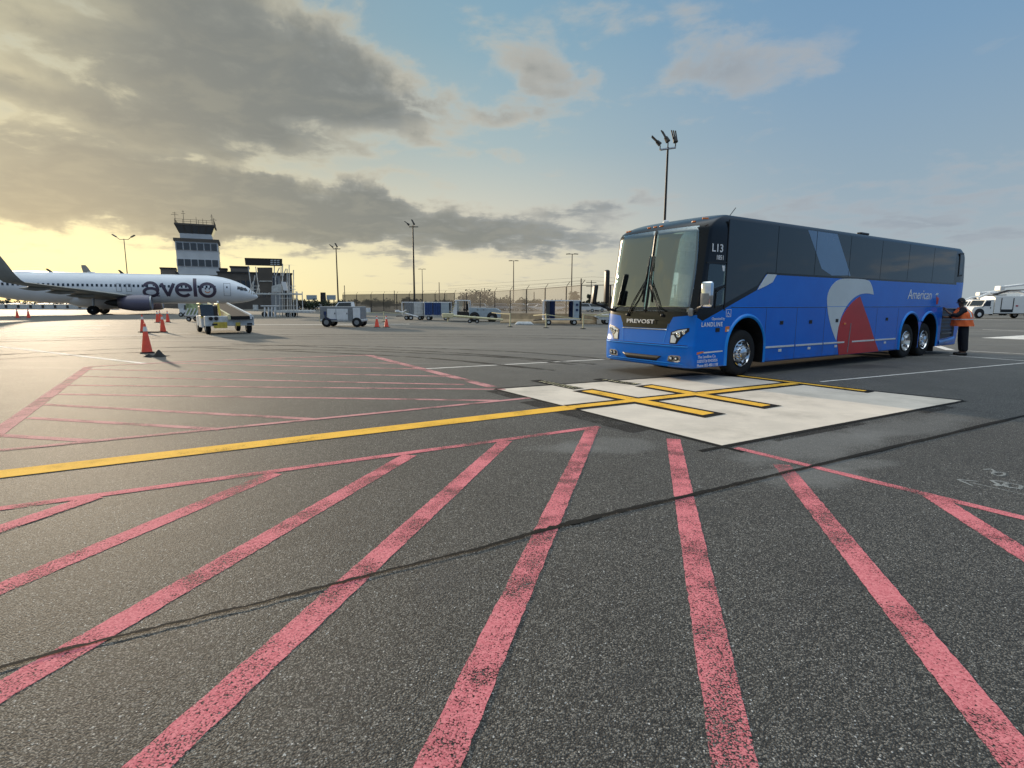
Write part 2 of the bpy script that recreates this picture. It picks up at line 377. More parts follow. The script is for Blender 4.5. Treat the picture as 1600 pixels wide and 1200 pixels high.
    hh = T.m('ADD', T.m('MULTIPLY', v.outputs['Distance'], -1.0), T.m('MULTIPLY', fine, .6)); T.l.new(hh, bp.inputs['Height']); T.l.new(bp.outputs[0], b.inputs['Normal'])
    return m
def paint_mat(name, col, col2, wear=.5, edge=.0, alpha=True, far=None):
    """road paint: thin, worn through to the asphalt in flecks, with tyre scuffs"""
    m = bpy.data.materials.new(name); m.use_nodes = True; T = NT(m.node_tree); T.n.clear()
    o = T.new('ShaderNodeOutputMaterial'); b = T.new('ShaderNodeBsdfPrincipled'); tr = T.new('ShaderNodeBsdfTransparent')
    tc = T.new('ShaderNodeTexCoord'); P = tc.outputs['Object']
    v = T.new('ShaderNodeTexVoronoi'); v.inputs['Scale'].default_value = 120; T.l.new(P, v.inputs['Vector'])
    sc_ = T.new('ShaderNodeSeparateColor'); T.l.new(v.outputs['Color'], sc_.inputs[0])
    med = T.noise(P, 2.2, 6, .65); fine = T.noise(P, 55, 4, .7); lowf = T.noise(P, .6, 4, .6)
    c = T.mix(T.ss(sc_.outputs[0], .1, .95), col2, col)
    c = T.mix(T.ss(med, .45, .72, 0, .5), c, tuple(x*.5 for x in col2))
    T.l.new(c, b.inputs['Base Color']); b.inputs['Roughness'].default_value = .92; b.inputs['Specular IOR Level'].default_value = .12
    k = T.m('ADD', T.m('ADD', T.m('MULTIPLY', fine, .6), T.m('MULTIPLY', v.outputs['Distance'], .5)), T.m('MULTIPLY', T.m('SUBTRACT', med, .5), .9))
    k = T.m('ADD', k, T.m('MULTIPLY', T.m('SUBTRACT', lowf, .5), .5))
    hole = T.ss(k, .80 - .35*wear, .98 - .30*wear)
    mx = T.new('ShaderNodeMixShader'); T.l.new(hole, mx.inputs[0]); T.l.new(b.outputs[0], mx.inputs[1]); T.l.new(tr.outputs[0], mx.inputs[2])
    T.l.new(mx.outputs[0], o.inputs[0])
    return m
M['asphalt'] = ground_mat()
M['redpaint'] = paint_mat('red_road_paint', (.70, .235, .25), (.55, .15, .17), .80)
M['redfar'] = paint_mat('faded_red_road_paint', (.58, .29, .28), (.48, .22, .22), .72)
M['yellowpaint'] = paint_mat('yellow_road_paint', (.88, .50, .07), (.76, .42, .055), .20)
M['whitepaint'] = paint_mat('white_road_paint', (.84, .80, .74), (.70, .67, .61), .30)
M['blackpaint'] = paint_mat('black_road_paint', (.016, .016, .017), (.012, .012, .012), .12)
M['seam'] = paint_mat('crack_sealer', (.020, .019, .018), (.014, .014, .013), .30)
M['patch'] = paint_mat('patched_asphalt', (.050, .047, .044), (.030, .029, .028), .95)
M['tyremark'] = paint_mat('tyre_mark', (.055, .052, .048), (.040, .038, .036), .98)
M['chalk'] = paint_mat('white_chalk', (.30, .31, .30), (.24, .25, .24), .75)
M['scuffedblack'] = paint_mat('scuffed_black_paint', (.05, .048, .042), (.03, .03, .028), .3)
cm = mat('concrete', (.67, .585, .48), .75, noise_amt=.10, scale=1.2, bump=.25, bscale=60)
T_ = NT(cm.node_tree)
# a broom-finished slab: fine lines across it and a few stains
bb = [n for n in T_.n if n.type == 'BSDF_PRINCIPLED'][0]; cur = bb.inputs['Base Color'].links[0].from_socket
tcn = [n for n in T_.n if n.type == 'TEX_COORD'][0]
mpn = T_.new('ShaderNodeMapping'); mpn.inputs['Rotation'].default_value = (0, 0, -.53); mpn.inputs['Scale'].default_value = (2.0, 60, 1); T_.l.new(tcn.outputs['Object'], mpn.inputs[0])
c2 = T_.mix(T_.ss(T_.noise(mpn.outputs[0], 1.0, 4, .6), .4, .7, 0, .22), cur, (.36, .35, .32))
c2 = T_.mix(T_.ss(T_.noise(tcn.outputs['Object'], .8, 6, .65), .46, .72, 0, .75), c2, (.42, .37, .30))
sepw = T_.noise(tcn.outputs['Object'], 90, 3, .6)
c2 = T_.mix(T_.ss(sepw, .60, .72, 0, .5), c2, (.30, .29, .27))
T_.l.new(c2, bb.inputs['Base Color']); M['concrete'] = cm

g = MB(); S = 4000
ys = [-60, -10, 0, 10, 30, 100, 400, S]; xs = [-S, -400, -60, -10, 10, 60, 400, S]
vg = [[g.bm.verts.new((x, y, 0)) for y in ys] for x in xs]
for i in range(len(xs)-1):
    for j in range(len(ys)-1): g.bm.faces.new((vg[i][j], vg[i+1][j], vg[i+1][j+1], vg[i][j+1]))
tag(g.build('ground', M['asphalt']), kind='structure')
def struct(o): return tag(o, kind='structure')
ZK = .30          # paint is thin: a low sun would otherwise throw a shadow beside every line
def strip(mb, a, b, wd, z, seg=1, jit=0.0):
    z *= ZK
    a, b = Vector(a), Vector(b); d = (b - a).normalized(); n = Vector((-d.y, d.x))*wd/2
    pts = [a.lerp(b, i/seg) for i in range(seg+1)]
    prev = None
    for p in pts:
        w1 = 1 + random.uniform(-jit, jit); w2 = 1 + random.uniform(-jit, jit)
        cur = (mb.bm.verts.new((p.x+n.x*w1, p.y+n.y*w1, z)), mb.bm.verts.new((p.x-n.x*w2, p.y-n.y*w2, z)))
        if prev: mb.bm.faces.new((prev[0], prev[1], cur[1], cur[0]))
        prev = cur
def gl(p): return G(*p)
RW = .158
# -- near hatching: border line, then the stripes that run from it towards the camera
near = MB(); zb = .004
A0, A1 = gl((0, 795)), gl((936, 667))
ext = Vector(A0) + (Vector(A0)-Vector(A1)).normalized()*6
strip(near, ext, A1, .105, .012, 60, .05)
B0, B1 = gl((1150, 700)), gl((1600, 810)); ext2 = Vector(B1) + (Vector(B1)-Vector(B0)).normalized()*2.5
strip(near, B0, ext2, .105, .012, 40, .05)
def sp_(top, bot, more, z=.008, wd=RW):
    a, b = Vector(gl(top)), Vector(gl(bot)); d = (b-a).normalized(); strip(near, a, b + d*more, wd, z, 110, .05)
sp_((150, 776), (0, 827), 3, .016)
sp_((430, 740), (0, 920), 2.0)
sp_((640, 711), (0, 1081), 1.2)
sp_((790, 689), (228, 1200), 1.0)
sp_((926, 669), (683, 1200), 1.0, .016)
sp_((1052, 686), (1149, 1200), 1.0)
sp_((1221, 726), (1603, 1200), 1.0)
sp_((1458, 776), (1600, 866), 1.5)
struct(near.build('red_hatching', M['redpaint']))
far = MB()
def fs(a, b, wd=.15, z=.008): strip(far, gl(a), gl(b), wd, z, 12, .04)
fs((139, 573), (0, 673), .19, .012); e0 = Vector(gl((139, 573))); e1 = Vector(gl((0, 673))); strip(far, e1, e1+(e1-e0).normalized()*3, .19, .012)
a, b = Vector(gl((0, 704))), Vector(gl((828, 622))); strip(far, a+(a-b).normalized()*5, b, .11, .016, 12, .04)
fs((139, 573), (290, 565), .15, .016); fs((290, 565), (575, 555), .15, .016); fs((575, 555), (770, 605), .22, .012)
for a, b in [((130, 577), (695, 588)), ((118, 588), (725, 601)), ((105, 602), (790, 608.5)), ((92, 616), (780, 626)), ((68, 632), (490, 655)), ((45, 653), (345, 671)), ((-5, 680), (142, 689)), ((270, 567.5), (672, 577)), ((425, 562.5), (627, 568))]:
    fs(a, b, .12)
struct(far.build('faded_red_hatching', M['redfar']))
# -- yellow lead-in line
yl = MB(); Y1 = Vector(gl((0, 741.5))); Y2 = Vector(gl((892, 637))); yd = (Y2-Y1).normalized()
strip(yl, Y1 - yd*14, Y2, .30, .020, 40, .012)
struct(yl.build('yellow_line', M['yellowpaint']))
edgeb = MB(); nrm = Vector((-yd.y, yd.x))
# -- concrete pad
K = [Vector(gl(p)) for p in ((777, 608), (1128, 696), (1502, 626), (1110, 585))]
pad = MB(); pad.bm.faces.new([pad.bm.verts.new((p.x, p.y, .006*ZK)) for p in K])
struct(pad.build('concrete_pad', M['concrete']))
ol = MB()
for i, j, e0, e1 in ((0, 1, .02, .30), (1, 2, .42, .02), (2, 3, .02, .02), (3, 0, .02, .02)):
    d = (K[j]-K[i]).normalized(); n = Vector((d.y, -d.x)); o_ = n*.05
    if o_.dot(K[i]-(K[0]+K[2])/2) < 0: o_ = -o_
    strip(ol, K[i]-d*e0+o_, K[j]+d*e1+o_, .075, .010 + .003*i, 20, .15)
struct(ol.build('pad_joint_sealer', M['seam']))
ap = MB()
for i, j, t0, t1, off, wd in ((0, 1, .28, .80, .26, .34), (0, 1, .02, .20, .20, .22), (1, 2, .70, .86, .16, .18), (1, 2, .12, .45, .14, .12)):
    d = (K[j]-K[i]); L0 = d.length; d.normalize(); n = Vector((d.y, -d.x)); 
    if n.dot(K[i]-(K[0]+K[2])/2) < 0: n = -n
    strip(ap, K[i]+d*L0*t0+n*off, K[i]+d*L0*t1+n*off, wd, .005 if j == 1 else .0045, 30, .12)
struct(ap.build('asphalt_patch', M['patch']))
# centre line and three stop bars on the pad, yellow on black
c0, c3 = Y2, Vector(gl((1242, 599.5)))
bars = [((917, 611), (1107, 648), .27), ((1012, 603.5), (1197, 635), .25), ((1150, 587), (1352, 611.5), .14)]
bk = MB(); yp = MB()
cd = (c3-c0).normalized()
strip(bk, c0, c3+cd*.12, .42, .024, 4); strip(yp, c0-cd*.02, c3, .20, .034, 8, .02)
for i, (p, q, wd) in enumerate(bars):
    p, q = Vector(gl(p)), Vector(gl(q)); d = (q-p).normalized()
    strip(bk, p-d*.12, q+d*.12, wd+.22, .027 + i*.0001, 4); strip(yp, p, q, wd, .037 + i*.0001, 8, .02)
struct(bk.build('black_border_paint', M['blackpaint'])); struct(yp.build('yellow_stop_bars', M['yellowpaint']))
# black lettering panels running on from the first two bars, worn to unreadable yellow dashes
lp = MB(); ld = MB()
for p, q in (((912, 609.5), (836, 594.5)), ((1006, 602.5), (932, 592.5))):
    p, q = Vector(gl(p)), Vector(gl(q)); d = (q-p).normalized(); n = Vector((-d.y, d.x)); L = (q-p).length
    strip(lp, p+d*.14, q, .26, .0245, 4)
    k = .22
    while k < L-.1:
        c = p + d*k; w_ = random.uniform(.05, .09)
        for sgn in (-1, 0, 1):
            if random.random() < .75: strip(ld, c + n*sgn*.07 - d*w_/2, c + n*sgn*.07 + d*w_/2, .022, .040)
        if random.random() < .8: strip(ld, c - n*.085, c + n*.085, .022, .043)
        k += .15
struct(lp.build('black_lettering_panel', M['blackpaint'])); struct(ld.build('worn_lettering', M['paleyellow']))
# -- white lines
wl = MB()
def wline(a, b, wd=.10, z=.010): strip(wl, gl(a), gl(b), wd, z, 16, .05)
a, b = Vector(gl((0, 541.5))), Vector(gl((226, 568))); strip(wl, a+(a-b).normalized()*8, b, .14, .010, 10, .05)
wline((662, 576.5), (952, 561)); wline((952, 561), (1110, 553.5), .10, .010)
wline((-40, 536), (160, 527), .10); wline((160, 527), (330, 519), .10)
wline((1282, 596.5), (1700, 558), .06); wline((1484, 555.5), (1700, 571), .10, .014); wline((1512, 548.5), (1720, 560), .10, .018); wline((1461, 540), (1486, 547.5), .30, .022)
wline((1500, 499), (1650, 501), .5, .02); wline((1535, 515), (1650, 519), .25, .02)
wline((395, 507.5), (640, 506.5), .45, .02); wline((60, 495), (200, 492), .5, .02)
def wpoly(pts, z=.012): wl.bm.faces.new([wl.bm.verts.new((*G(*p), z*ZK)) for p in pts])
wline((-60, 512.5), (172, 508.5), .62, .014); wline((-60, 520), (158, 514), .55, .014); wpoly([(1533, 528), (1640, 521.5), (1640, 532)])
struct(wl.build('white_line', M['whitepaint']))
# -- dark sealed joint wandering across the foreground
sm = MB(); pts = [Vector(gl(p)) for p in ((-60, 1062), (0, 1045), (120, 1012), (260, 978), (400, 945), (520, 914), (640, 884), (760, 855), (840, 832), (900, 816), (980, 797), (1100, 769), (1200, 745), (1320, 717), (1450, 686), (1600, 650), (1680, 632))]
wds = [.03, .03, .025, .022, .02, .03, .022, .03, .05, .06, .05, .045, .04, .05, .06, .06, .06]
prev = None
for i in range(len(pts)-1):
    for k in range(8):
        t = k/8; p = pts[i].lerp(pts[i+1], t); d = (pts[i+1]-pts[i]).normalized(); n = Vector((-d.y, d.x)); ww = (wds[i]*(1-t)+wds[i+1]*t)*random.uniform(.7, 1.3)/2
        p = p + n*random.uniform(-.006, .006)
        cur = (sm.bm.verts.new((*(p+n*ww), .026*ZK)), sm.bm.verts.new((*(p-n*ww), .026*ZK)))
        if prev: sm.bm.faces.new((prev[0], prev[1], cur[1], cur[0]))
        prev = cur
struct(sm.build('sealed_joint', M['seam']))
# -- chalk marks at the right
ck = MB()
def chalk(pix, wd=.022):
    P_ = [Vector(gl(p)) for p in pix]
    for i in range(len(P_)-1): strip(ck, P_[i], P_[i+1], wd, .010 + .0005*(i % 3), 1)
Z = lambda x, y: (1440 + x/10, 690 + y/10)
chalk([Z(960, 440), Z(1080, 430), Z(1140, 465), Z(1100, 490), Z(1190, 480), Z(1290, 490), Z(1300, 520), Z(1220, 540), Z(1110, 515), Z(1100, 490)])
chalk([Z(870, 625), Z(560, 595), Z(800, 695)]); chalk([Z(760, 645), Z(1160, 730), Z(1600, 830), Z(1750, 865)], .016)
chalk([Z(1080, 610), Z(1260, 625), Z(1350, 650), Z(1270, 690), Z(1140, 690), Z(1200, 670), Z(1080, 610)], .03); chalk([Z(1300, 640), Z(1560, 690), Z(1540, 740), Z(1330, 715), Z(1300, 640)], .03); chalk([Z(1370, 600), Z(1460, 615)], .03)
struct(ck.build('chalk_marks', M['chalk']))

# -- faint curved tyre marks across the apron
tm = MB()
def curve(pix, wd, off=0.0):
    P = [Vector(gl(p)) for p in pix]; Q = []
    for i in range(len(P)-1):
        p0, p1, p2, p3 = P[max(0, i-1)], P[i], P[i+1], P[min(len(P)-1, i+2)]
        for k in range(8):
            t = k/8; Q.append(.5*((2*p1) + (p2-p0)*t + (2*p0-5*p1+4*p2-p3)*t*t + (3*p1-p0-3*p2+p3)*t**3))
    Q.append(P[-1]); prev = None
    for i, q in enumerate(Q):
        d = (Q[min(i+1, len(Q)-1)] - Q[max(0, i-1)]).normalized(); n = Vector((-d.y, d.x)); c = q + n*off; w_ = wd/2*random.uniform(.75, 1.2)
        cur = (tm.bm.verts.new((*(c+n*w_), .0075)), tm.bm.verts.new((*(c-n*w_), .0075)))
        if prev: tm.bm.faces.new((prev[0], prev[1], cur[1], cur[0]))
        prev = cur
for pix in ([(-40, 560), (200, 548), (480, 543), (760, 552), (930, 566)], [(-20, 533), (300, 526), (700, 524), (1000, 530)], [(330, 540), (520, 547), (700, 556), (900, 574)]):
    curve(pix, .20, -.9); curve(pix, .20, .9)
struct(tm.build('tyre_marks', M['tyremark']))
# ================================================================== COACH
BX, BY, BYAW = 3.554, 10.988, .5762
bd = Vector((cos(BYAW), sin(BYAW))); bn = Vector((-sin(BYAW), cos(BYAW)))
bo = Vector((BX, BY)) + bn*1.295
bus = thing('coach_bus', 'large blue and black motor coach parked across the apron by the white concrete pad', 'bus', (bo.x, bo.y, 0), BYAW)
L, HW = 13.75, 1.295
def paint_bus():
    m = bpy.data.materials.new('coach_paint'); m.use_nodes = True; T = NT(m.node_tree); T.n.clear()
    o = T.new('ShaderNodeOutputMaterial'); b = T.new('ShaderNodeBsdfPrincipled'); T.l.new(b.outputs[0], o.inputs[0])
    tc = T.new('ShaderNodeTexCoord'); s = T.new('ShaderNodeSeparateXYZ'); T.l.new(tc.outputs['Object'], s.inputs[0]); x, y, z = s.outputs
    st = lambda v: T.ss(v, -.004, .004)
    # black window zone: above the belt line, with the belt falling away towards the driver's window
    belt = T.m('MINIMUM', 2.24, T.m('MAXIMUM', T.m('MULTIPLY_ADD', x, .365, 1.095), T.m('MULTIPLY_ADD', x, 1.1, -.50)))
    belt = T.m('MAXIMUM', belt, T.m('MULTIPLY_ADD', x, -.40, 1.40))
    isf = T.m('LESS_THAN', x, .24)
    ay = T.m('ABSOLUTE', y)
    # nose: black mask drops between the lamps
    nb = T.m('MAXIMUM', T.m('MULTIPLY_ADD', ay, 1.9, -.16), 1.06)
    nb = T.m('MINIMUM', nb, T.m('MULTIPLY_ADD', ay, .10, 1.235))
    lim = T.m('ADD', T.m('MULTIPLY', isf, nb), T.m('MULTIPLY', T.m('SUBTRACT', 1.0, isf), belt))
    k = st(T.m('SUBTRACT', z, lim))
    rear = T.m('GREATER_THAN', x, 13.05); k = T.m('MULTIPLY', k, T.m('SUBTRACT', 1.0, T.m('MULTIPLY', rear, T.m('LESS_THAN', z, 2.32))))
    n = T.noise(tc.outputs['Object'], 1.2, 4, .6)
    blue = T.mix(T.ss(n, .3, .7), (0, .142, .64), (0, .160, .69))
    dirt = T.m('MULTIPLY', T.ss(z, .75, .25), T.ss(T.noise(tc.outputs['Object'], 3.0, 5, .6), .4, .8, .0, .5))
    blue = T.mix(dirt, blue, (.05, .075, .14))
    c = T.mix(k, blue, (.006, .007, .009)); T.l.new(c, b.inputs['Base Color'])
    b.inputs['Roughness'].default_value = .22; b.inputs['Specular IOR Level'].default_value = .32
    b.inputs['Coat Weight'].default_value = .22; b.inputs['Coat Roughness'].default_value = .03
    bp = T.new('ShaderNodeBump'); bp.inputs['Strength'].default_value = .22; bp.inputs['Distance'].default_value = .02
    T.l.new(T.noise(tc.outputs['Object'], .9, 2, .5), bp.inputs['Height']); T.l.new(bp.outputs[0], b.inputs['Normal']); T.l.new(bp.outputs[0], b.inputs['Coat Normal'])
    return m
M['coach'] = paint_bus()
M['cabindark'] = mat('cabin_dark', (.16, .175, .175), .8, noise_amt=.2)
M['cabingrey'] = mat('cabin_grey', (.45, .47, .46), .8, noise_amt=.2)
M['sideglass'] = mat('tinted_side_glass', (.010, .014, .017), .04, spec=.95, coat=0, noise_amt=.05, scale=.6)
M['bluepaint'] = mat('coach_blue', (0, .168, .68), .28, coat=.3, noise_amt=.04, scale=1)
M['bluelt'] = mat('bright_blue_trim_highlight', (.002, .25, .80), .24, coat=.3, noise_amt=.04, scale=1)  # also colours the painted highlight lines on the nose
M['vinylwhite'] = mat('white_vinyl', (.68, .72, .72), .35, coat=.1, noise_amt=.06, scale=1)
M['vinylred'] = mat('red_vinyl', (.52, .018, .022), .35, coat=.1, noise_amt=.1, scale=1)
M['vinylblue'] = mat('light_blue_vinyl', (.17, .28, .43), .25, coat=.1, noise_amt=.05, scale=1)
M['maroon'] = mat('dark_louvre_blue', (.012, .028, .07), .4, noise_amt=.2)
def smst(t): t = max(0, min(1, t)); return t*t*(3-2*t)
def rake(z):
    if z < .72: return .035 - .02*smst((z-.25)/.2)
    if z < 1.35: return .015 + .055*smst((z-.72)/.63) + (.02 if z > .74 else 0)
    if z < 3.10: return .09 + .24*((z-1.35)/1.75)
    t = (z-3.10)/.33
    return .33 + .62*t*t
def cdep(z): return .20 + .05*smst((z-1.2)/1.8)
def halfw(z):
    if z < 3.05: return HW
    t = min(1, (z-3.05)/.38); return HW - .17*(1-sqrt(max(0, 1-t*t*.98)))
P_ = 2.6
def fx(y, z, w=None):
    w = w or halfw(z); t = min(1.0, abs(y)/w)
    return rake(z) + cdep(z)*(1-(1-t**P_)**(1/P_))
zs = [.27, .30, .36, .5, .66, .71, .73, .76, .9, 1.05, 1.2, 1.35, 1.5, 1.7, 1.9, 2.1, 2.3, 2.5, 2.7, 2.9, 3.05, 3.12, 3.2, 3.27, 3.32, 3.36, 3.39, 3.415]
bm = bmesh.new(); rings = []
NF = 28
for z in zs:
    w = halfw(z) - (.03 if z < .29 else 0); ring = []
    for i in range(NF+1):
        th = -pi/2 + pi*i/NF; s_ = sin(th); yy = w*math.copysign(abs(s_)**(2/P_), s_)
        ring.append((fx(yy, z, w) + (.03 if z < .29 else 0), yy, z))
    for xx in (2.5, 5, 7.5, 9, 10.6, 12, 13.2): ring.append((xx, w, z))
    r = .14; xe = L - max(0, z-2.3)*.16 - (.06 if z > 3.3 else 0) - max(0, .8-z)*.25
    for i in range(7):
        a = pi/2*i/6; ring.append((xe-r+sin(a)*r, w-r+cos(a)*r, z))
    for i in range(7):
        a = pi/2*i/6; ring.append((xe-r+cos(a)*r, -w+r-sin(a)*r, z))
    for xx in (13.2, 12, 10.6, 9, 7.5, 5, 2.5): ring.append((xx, -w, z))
    rings.append([bm.verts.new(p) for p in ring])
n = len(rings[0])
for a, b in zip(rings, rings[1:]):
    for i in range(n): bm.faces.new((a[i], a[(i+1) % n], b[(i+1) % n], b[i]))
bm.faces.new(rings[0][::-1])
# crowned roof: a shrinking ring a little higher
top = rings[-1]; cy = [v.co.copy() for v in top]
r2 = [bm.verts.new((min(max(c.x, 1.3), 13.2) if True else 0, c.y*.72, 3.44)) for c in cy]
for i in range(n):
    a, b, c_, d_ = top[i], top[(i+1) % n], r2[(i+1) % n], r2[i]
    bm.faces.new((a, b, c_, d_))
bm.faces.new(r2)
bmesh.ops.remove_doubles(bm, verts=bm.verts[:], dist=1e-5)
body = finish(bm, 'body', [M['coach'], M['cabindark'], M['black']], None, False)
def cutter(mb, mi=1):
    bmesh.ops.recalc_face_normals(mb.bm, faces=mb.bm.faces[:])
    me = bpy.data.meshes.new('cut'); mb.bm.to_mesh(me); mb.bm.free(); me.materials.append(M['coach']); me.materials.append(M['cabindark']); me.materials.append(M['black'])
    for p in me.polygons: p.material_index = mi
    o = bpy.data.objects.new('cut', me); C.objects.link(o); return o
cuts = []
for wx, r in ((1.90, .655), (9.99, .62), (11.27, .62)):
    c = MB(); c.cyl((wx, -1.6, .64 if r > .65 else .70), (wx, -.80, .64 if r > .65 else .70), r, n=40); c.box((wx, -1.2, .25), (2*r-.002, .8, .80)); 
    cc = MB(); 
    poly = [(wx + r*cos(a), (.64 if r > .65 else .70) + r*sin(a)) for a in [pi*i/20 for i in range(21)]] + [(wx-r, -.1), (wx+r, -.1)]
    c.bm.free(); cc.prism(poly, -1.6, -.80, 'XZ'); cuts.append(cutter(cc, 2))
    cc = MB(); cc.prism(poly, .80, 1.6, 'XZ'); cuts.append(cutter(cc, 2))
c = MB(); c.prism([(-1.10, 1.47), (1.10, 1.47), (1.15, 2.2), (1.12, 3.0), (1.04, 3.13), (-1.04, 3.13), (-1.12, 3.0), (-1.15, 2.2)], -.8, 2.75, 'YZ'); cuts.append(cutter(c))
c = MB(); c.prism([(.47, 1.86), (1.03, 2.0), (1.03, 2.37), (.53, 2.37)], -1.7, -1.0, 'XZ'); cuts.append(cutter(c))
c = MB(); c.prism([(.80, 1.53), (1.03, 1.60), (1.03, 1.90), (.80, 1.84)], -1.7, -1.0, 'XZ'); cuts.append(cutter(c))
c = MB(); c.prism([(.50, 1.3), (1.25, 1.3), (1.25, 2.9), (.62, 2.9)], 1.0, 1.7, 'XZ'); cuts.append(cutter(c))
c = MB(); c.prism([(1.45, 1.75), (2.65, 1.75), (2.65, 3.0), (1.45, 3.0)], 1.0, 1.7, 'XZ'); cuts.append(cutter(c))
c = MB(); c.prism([(12.22, .50), (13.30, .56), (13.30, 1.46), (12.22, 1.46)], -1.7, -1.23, 'XZ'); cuts.append(cutter(c))
for c in cuts:
    md = body.modifiers.new('b', 'BOOLEAN'); md.operation = 'DIFFERENCE'; md.object = c; md.solver = 'EXACT'
dg = bpy.context.evaluated_depsgraph_get(); bme = bpy.data.meshes.new_from_object(body.evaluated_get(dg))
bpy.data.objects.remove(body)
for c in cuts: bpy.data.objects.remove(c)
for p in bme.polygons: p.use_smooth = True
try: bme.set_sharp_from_angle(angle=radians(30))
except Exception: pass
bme.name = 'body'; body = bpy.data.objects.new('body', bme); C.objects.link(body); body.parent = bus
# front patches that follow the curved nose
def fpatch(y0, y1, z0, z1, off=.004, nu=16, nv=12, yf=None, th=.0):
    mb = MB()
    def fn(u, v, o=off):
        z = z0(u) + (z1(u)-z0(u))*v if callable(z0) else z0 + (z1-z0)*v
        a, b = (yf(v) if yf else (y0, y1)); y = a + (b-a)*u
        return (fx(y, z) - o, y, z)
    g1 = mb.grid(fn, nu, nv); g2 = mb.grid(lambda u, v: fn(u, v, off-.006), nu, nv)
    def rim(A, B):
        for i in range(len(A)-1): mb.bm.faces.new((A[i], A[i+1], B[i+1], B[i]))
    rim(g1[0], g2[0]); rim(g1[-1], g2[-1]); rim([r[0] for r in g1], [r[0] for r in g2]); rim([r[-1] for r in g1], [r[-1] for r in g2])
    return mb
for sgn in (-1, 1):
    yf = (lambda v, s=sgn: (s*.018, s*(1.13 + .05*sin(v*pi*.9) - .07*v)))
    fpatch(0, 0, 1.42, 3.16, .004, 18, 14, yf).build('windshield', M['windshield'], bus, True)
fpatch(0, 0, 1.40, 3.17, .009, 2, 14, lambda v: (-.022, .022)).build('windshield_divider', M['black'], bus, True)
# nose trim, bumper, grille and painted highlight lines
fpatch(-.66, .66, 1.035, 1.055, .012, 20, 1).build('chrome_strip', M['chrome'], bus, True)
gr = MB()
for k in range(2): 
    pass
fpatch(-.56, .56, .375, .485, .010, 20, 2, lambda v: (-.44-.14*v, .44+.14*v)).build('lower_grille', M['black'], bus, True)
fpatch(0, 0, .735, .745, .006, 26, 1, lambda v: (-1.18, 1.18)).build('bumper_seam', M['black'], bus, True)
fpatch(0, 0, .700, .722, .016, 26, 2, lambda v: (-1.20, 1.20)).build('bumper_ledge_highlight', M['bluelt'], bus, True)  # highlight on the bumper top edge, painted as a brighter blue strip
fpatch(0, 0, .345, .362, .012, 26, 2, lambda v: (-1.10, 1.10)).build('chin_highlight', M['bluelt'], bus, True)  # chin highlight put into the colour as a thin bright line
for s in (-1, 1):
    mb = MB(); mb.grid(lambda u, v, s=s: (fx(s*(.60+.08*v+.010*(u-.5)), .75+.42*v) - .012 , s*(.60+.08*v+.014*(u-.5)), .75+.42*v), 2, 8); mb.build('nose_crease_highlight', M['bluelt'], bus, True)  # light catching the hood crease, painted in brighter blue
# head lamps: a swept housing with lenses and projector rings
def lamp_poly(s): return [(s*y, z) for y, z in [(.76, .76), (.77, 1.00), (.93, 1.06), (1.17, 1.10), (1.175, 1.03), (1.08, .96), (.97, .83), (.93, .76)]]
for s in (-1, 1):
    def frontpoly(poly, off, name, m, parent, th=.01):
        mb = MB(); bm_ = mb.bm
        cyy = sum(p[0] for p in poly)/len(poly); czz = sum(p[1] for p in poly)/len(poly)
        V = [bm_.verts.new((fx(y, z)-off, y, z)) for y, z in poly]; c0 = bm_.verts.new((fx(cyy, czz)-off, cyy, czz))
        mid = [bm_.verts.new((fx((y+cyy)/2, (z+czz)/2)-off, (y+cyy)/2, (z+czz)/2)) for y, z in poly]
        B = [bm_.verts.new((fx(y, z)-off+th, y, z)) for y, z in poly]
        k = len(poly)
        for i in range(k):
            j = (i+1) % k; bm_.faces.new((V[i], V[j], mid[j], mid[i])); bm_.faces.new((mid[i], mid[j], c0)); bm_.faces.new((V[i], V[j], B[j], B[i]))
        return mb.build(name, m, parent, False)
    hl = frontpoly(lamp_poly(s), .008, 'headlight', M['black'], bus, .02)
    frontpoly([(s*y, z) for y, z in [(.80, .99), (.94, 1.04), (1.13, 1.075), (1.12, 1.045), (.95, 1.00), (.82, .965)]], .013, 'light_bar', M['lenswhite'], hl, .004)
    frontpoly([(s*y, z) for y, z in [(.785, .78), (.785, .93), (.84, .95), (.92, .86), (.90, .78)]], .013, 'lens', M['lenswhite'], hl, .004)
    for yy, zz, r in ((.96, .95, .055), (1.07, 1.0, .04)):
        mb = MB(); x0 = fx(s*yy, zz)
        mb.lathe([(r, 0), (r, -.012), (r*.8, -.014), (r*.7, -.004), (r*.3, -.010), (.002, -.012)], (x0-.010, s*yy, zz), 'X', 20); mb.build('projector', M['chrome'], hl, True)
    fg = frontpoly([(s*y, z) for y, z in [(.74, .40), (.76, .50), (.84, .525), (1.02, .525), (1.06, .50), (1.05, .41), (1.0, .385), (.80, .38)]], .010, 'fog_lamp_bezel', M['chrome'], bus, .012)
    for yy in (.84, .96):
        mb = MB(); mb.lathe([(.048, .01), (.048, -.016), (.038, -.018), (.030, -.010), (.002, -.012)], (fx(s*yy, .455)-.010, s*yy, .455), 'X', 20); mb.build('fog_lamp', M['black'], fg, True)
        mb = MB(); mb.lathe([(.028, 0), (.018, -.014), (.002, -.018)], (fx(s*yy, .455)-.022, s*yy, .455), 'X', 16); mb.build('fog_lamp_lens', M['lenswhite'], fg, True)
mb = MB(); mb.bm.free()
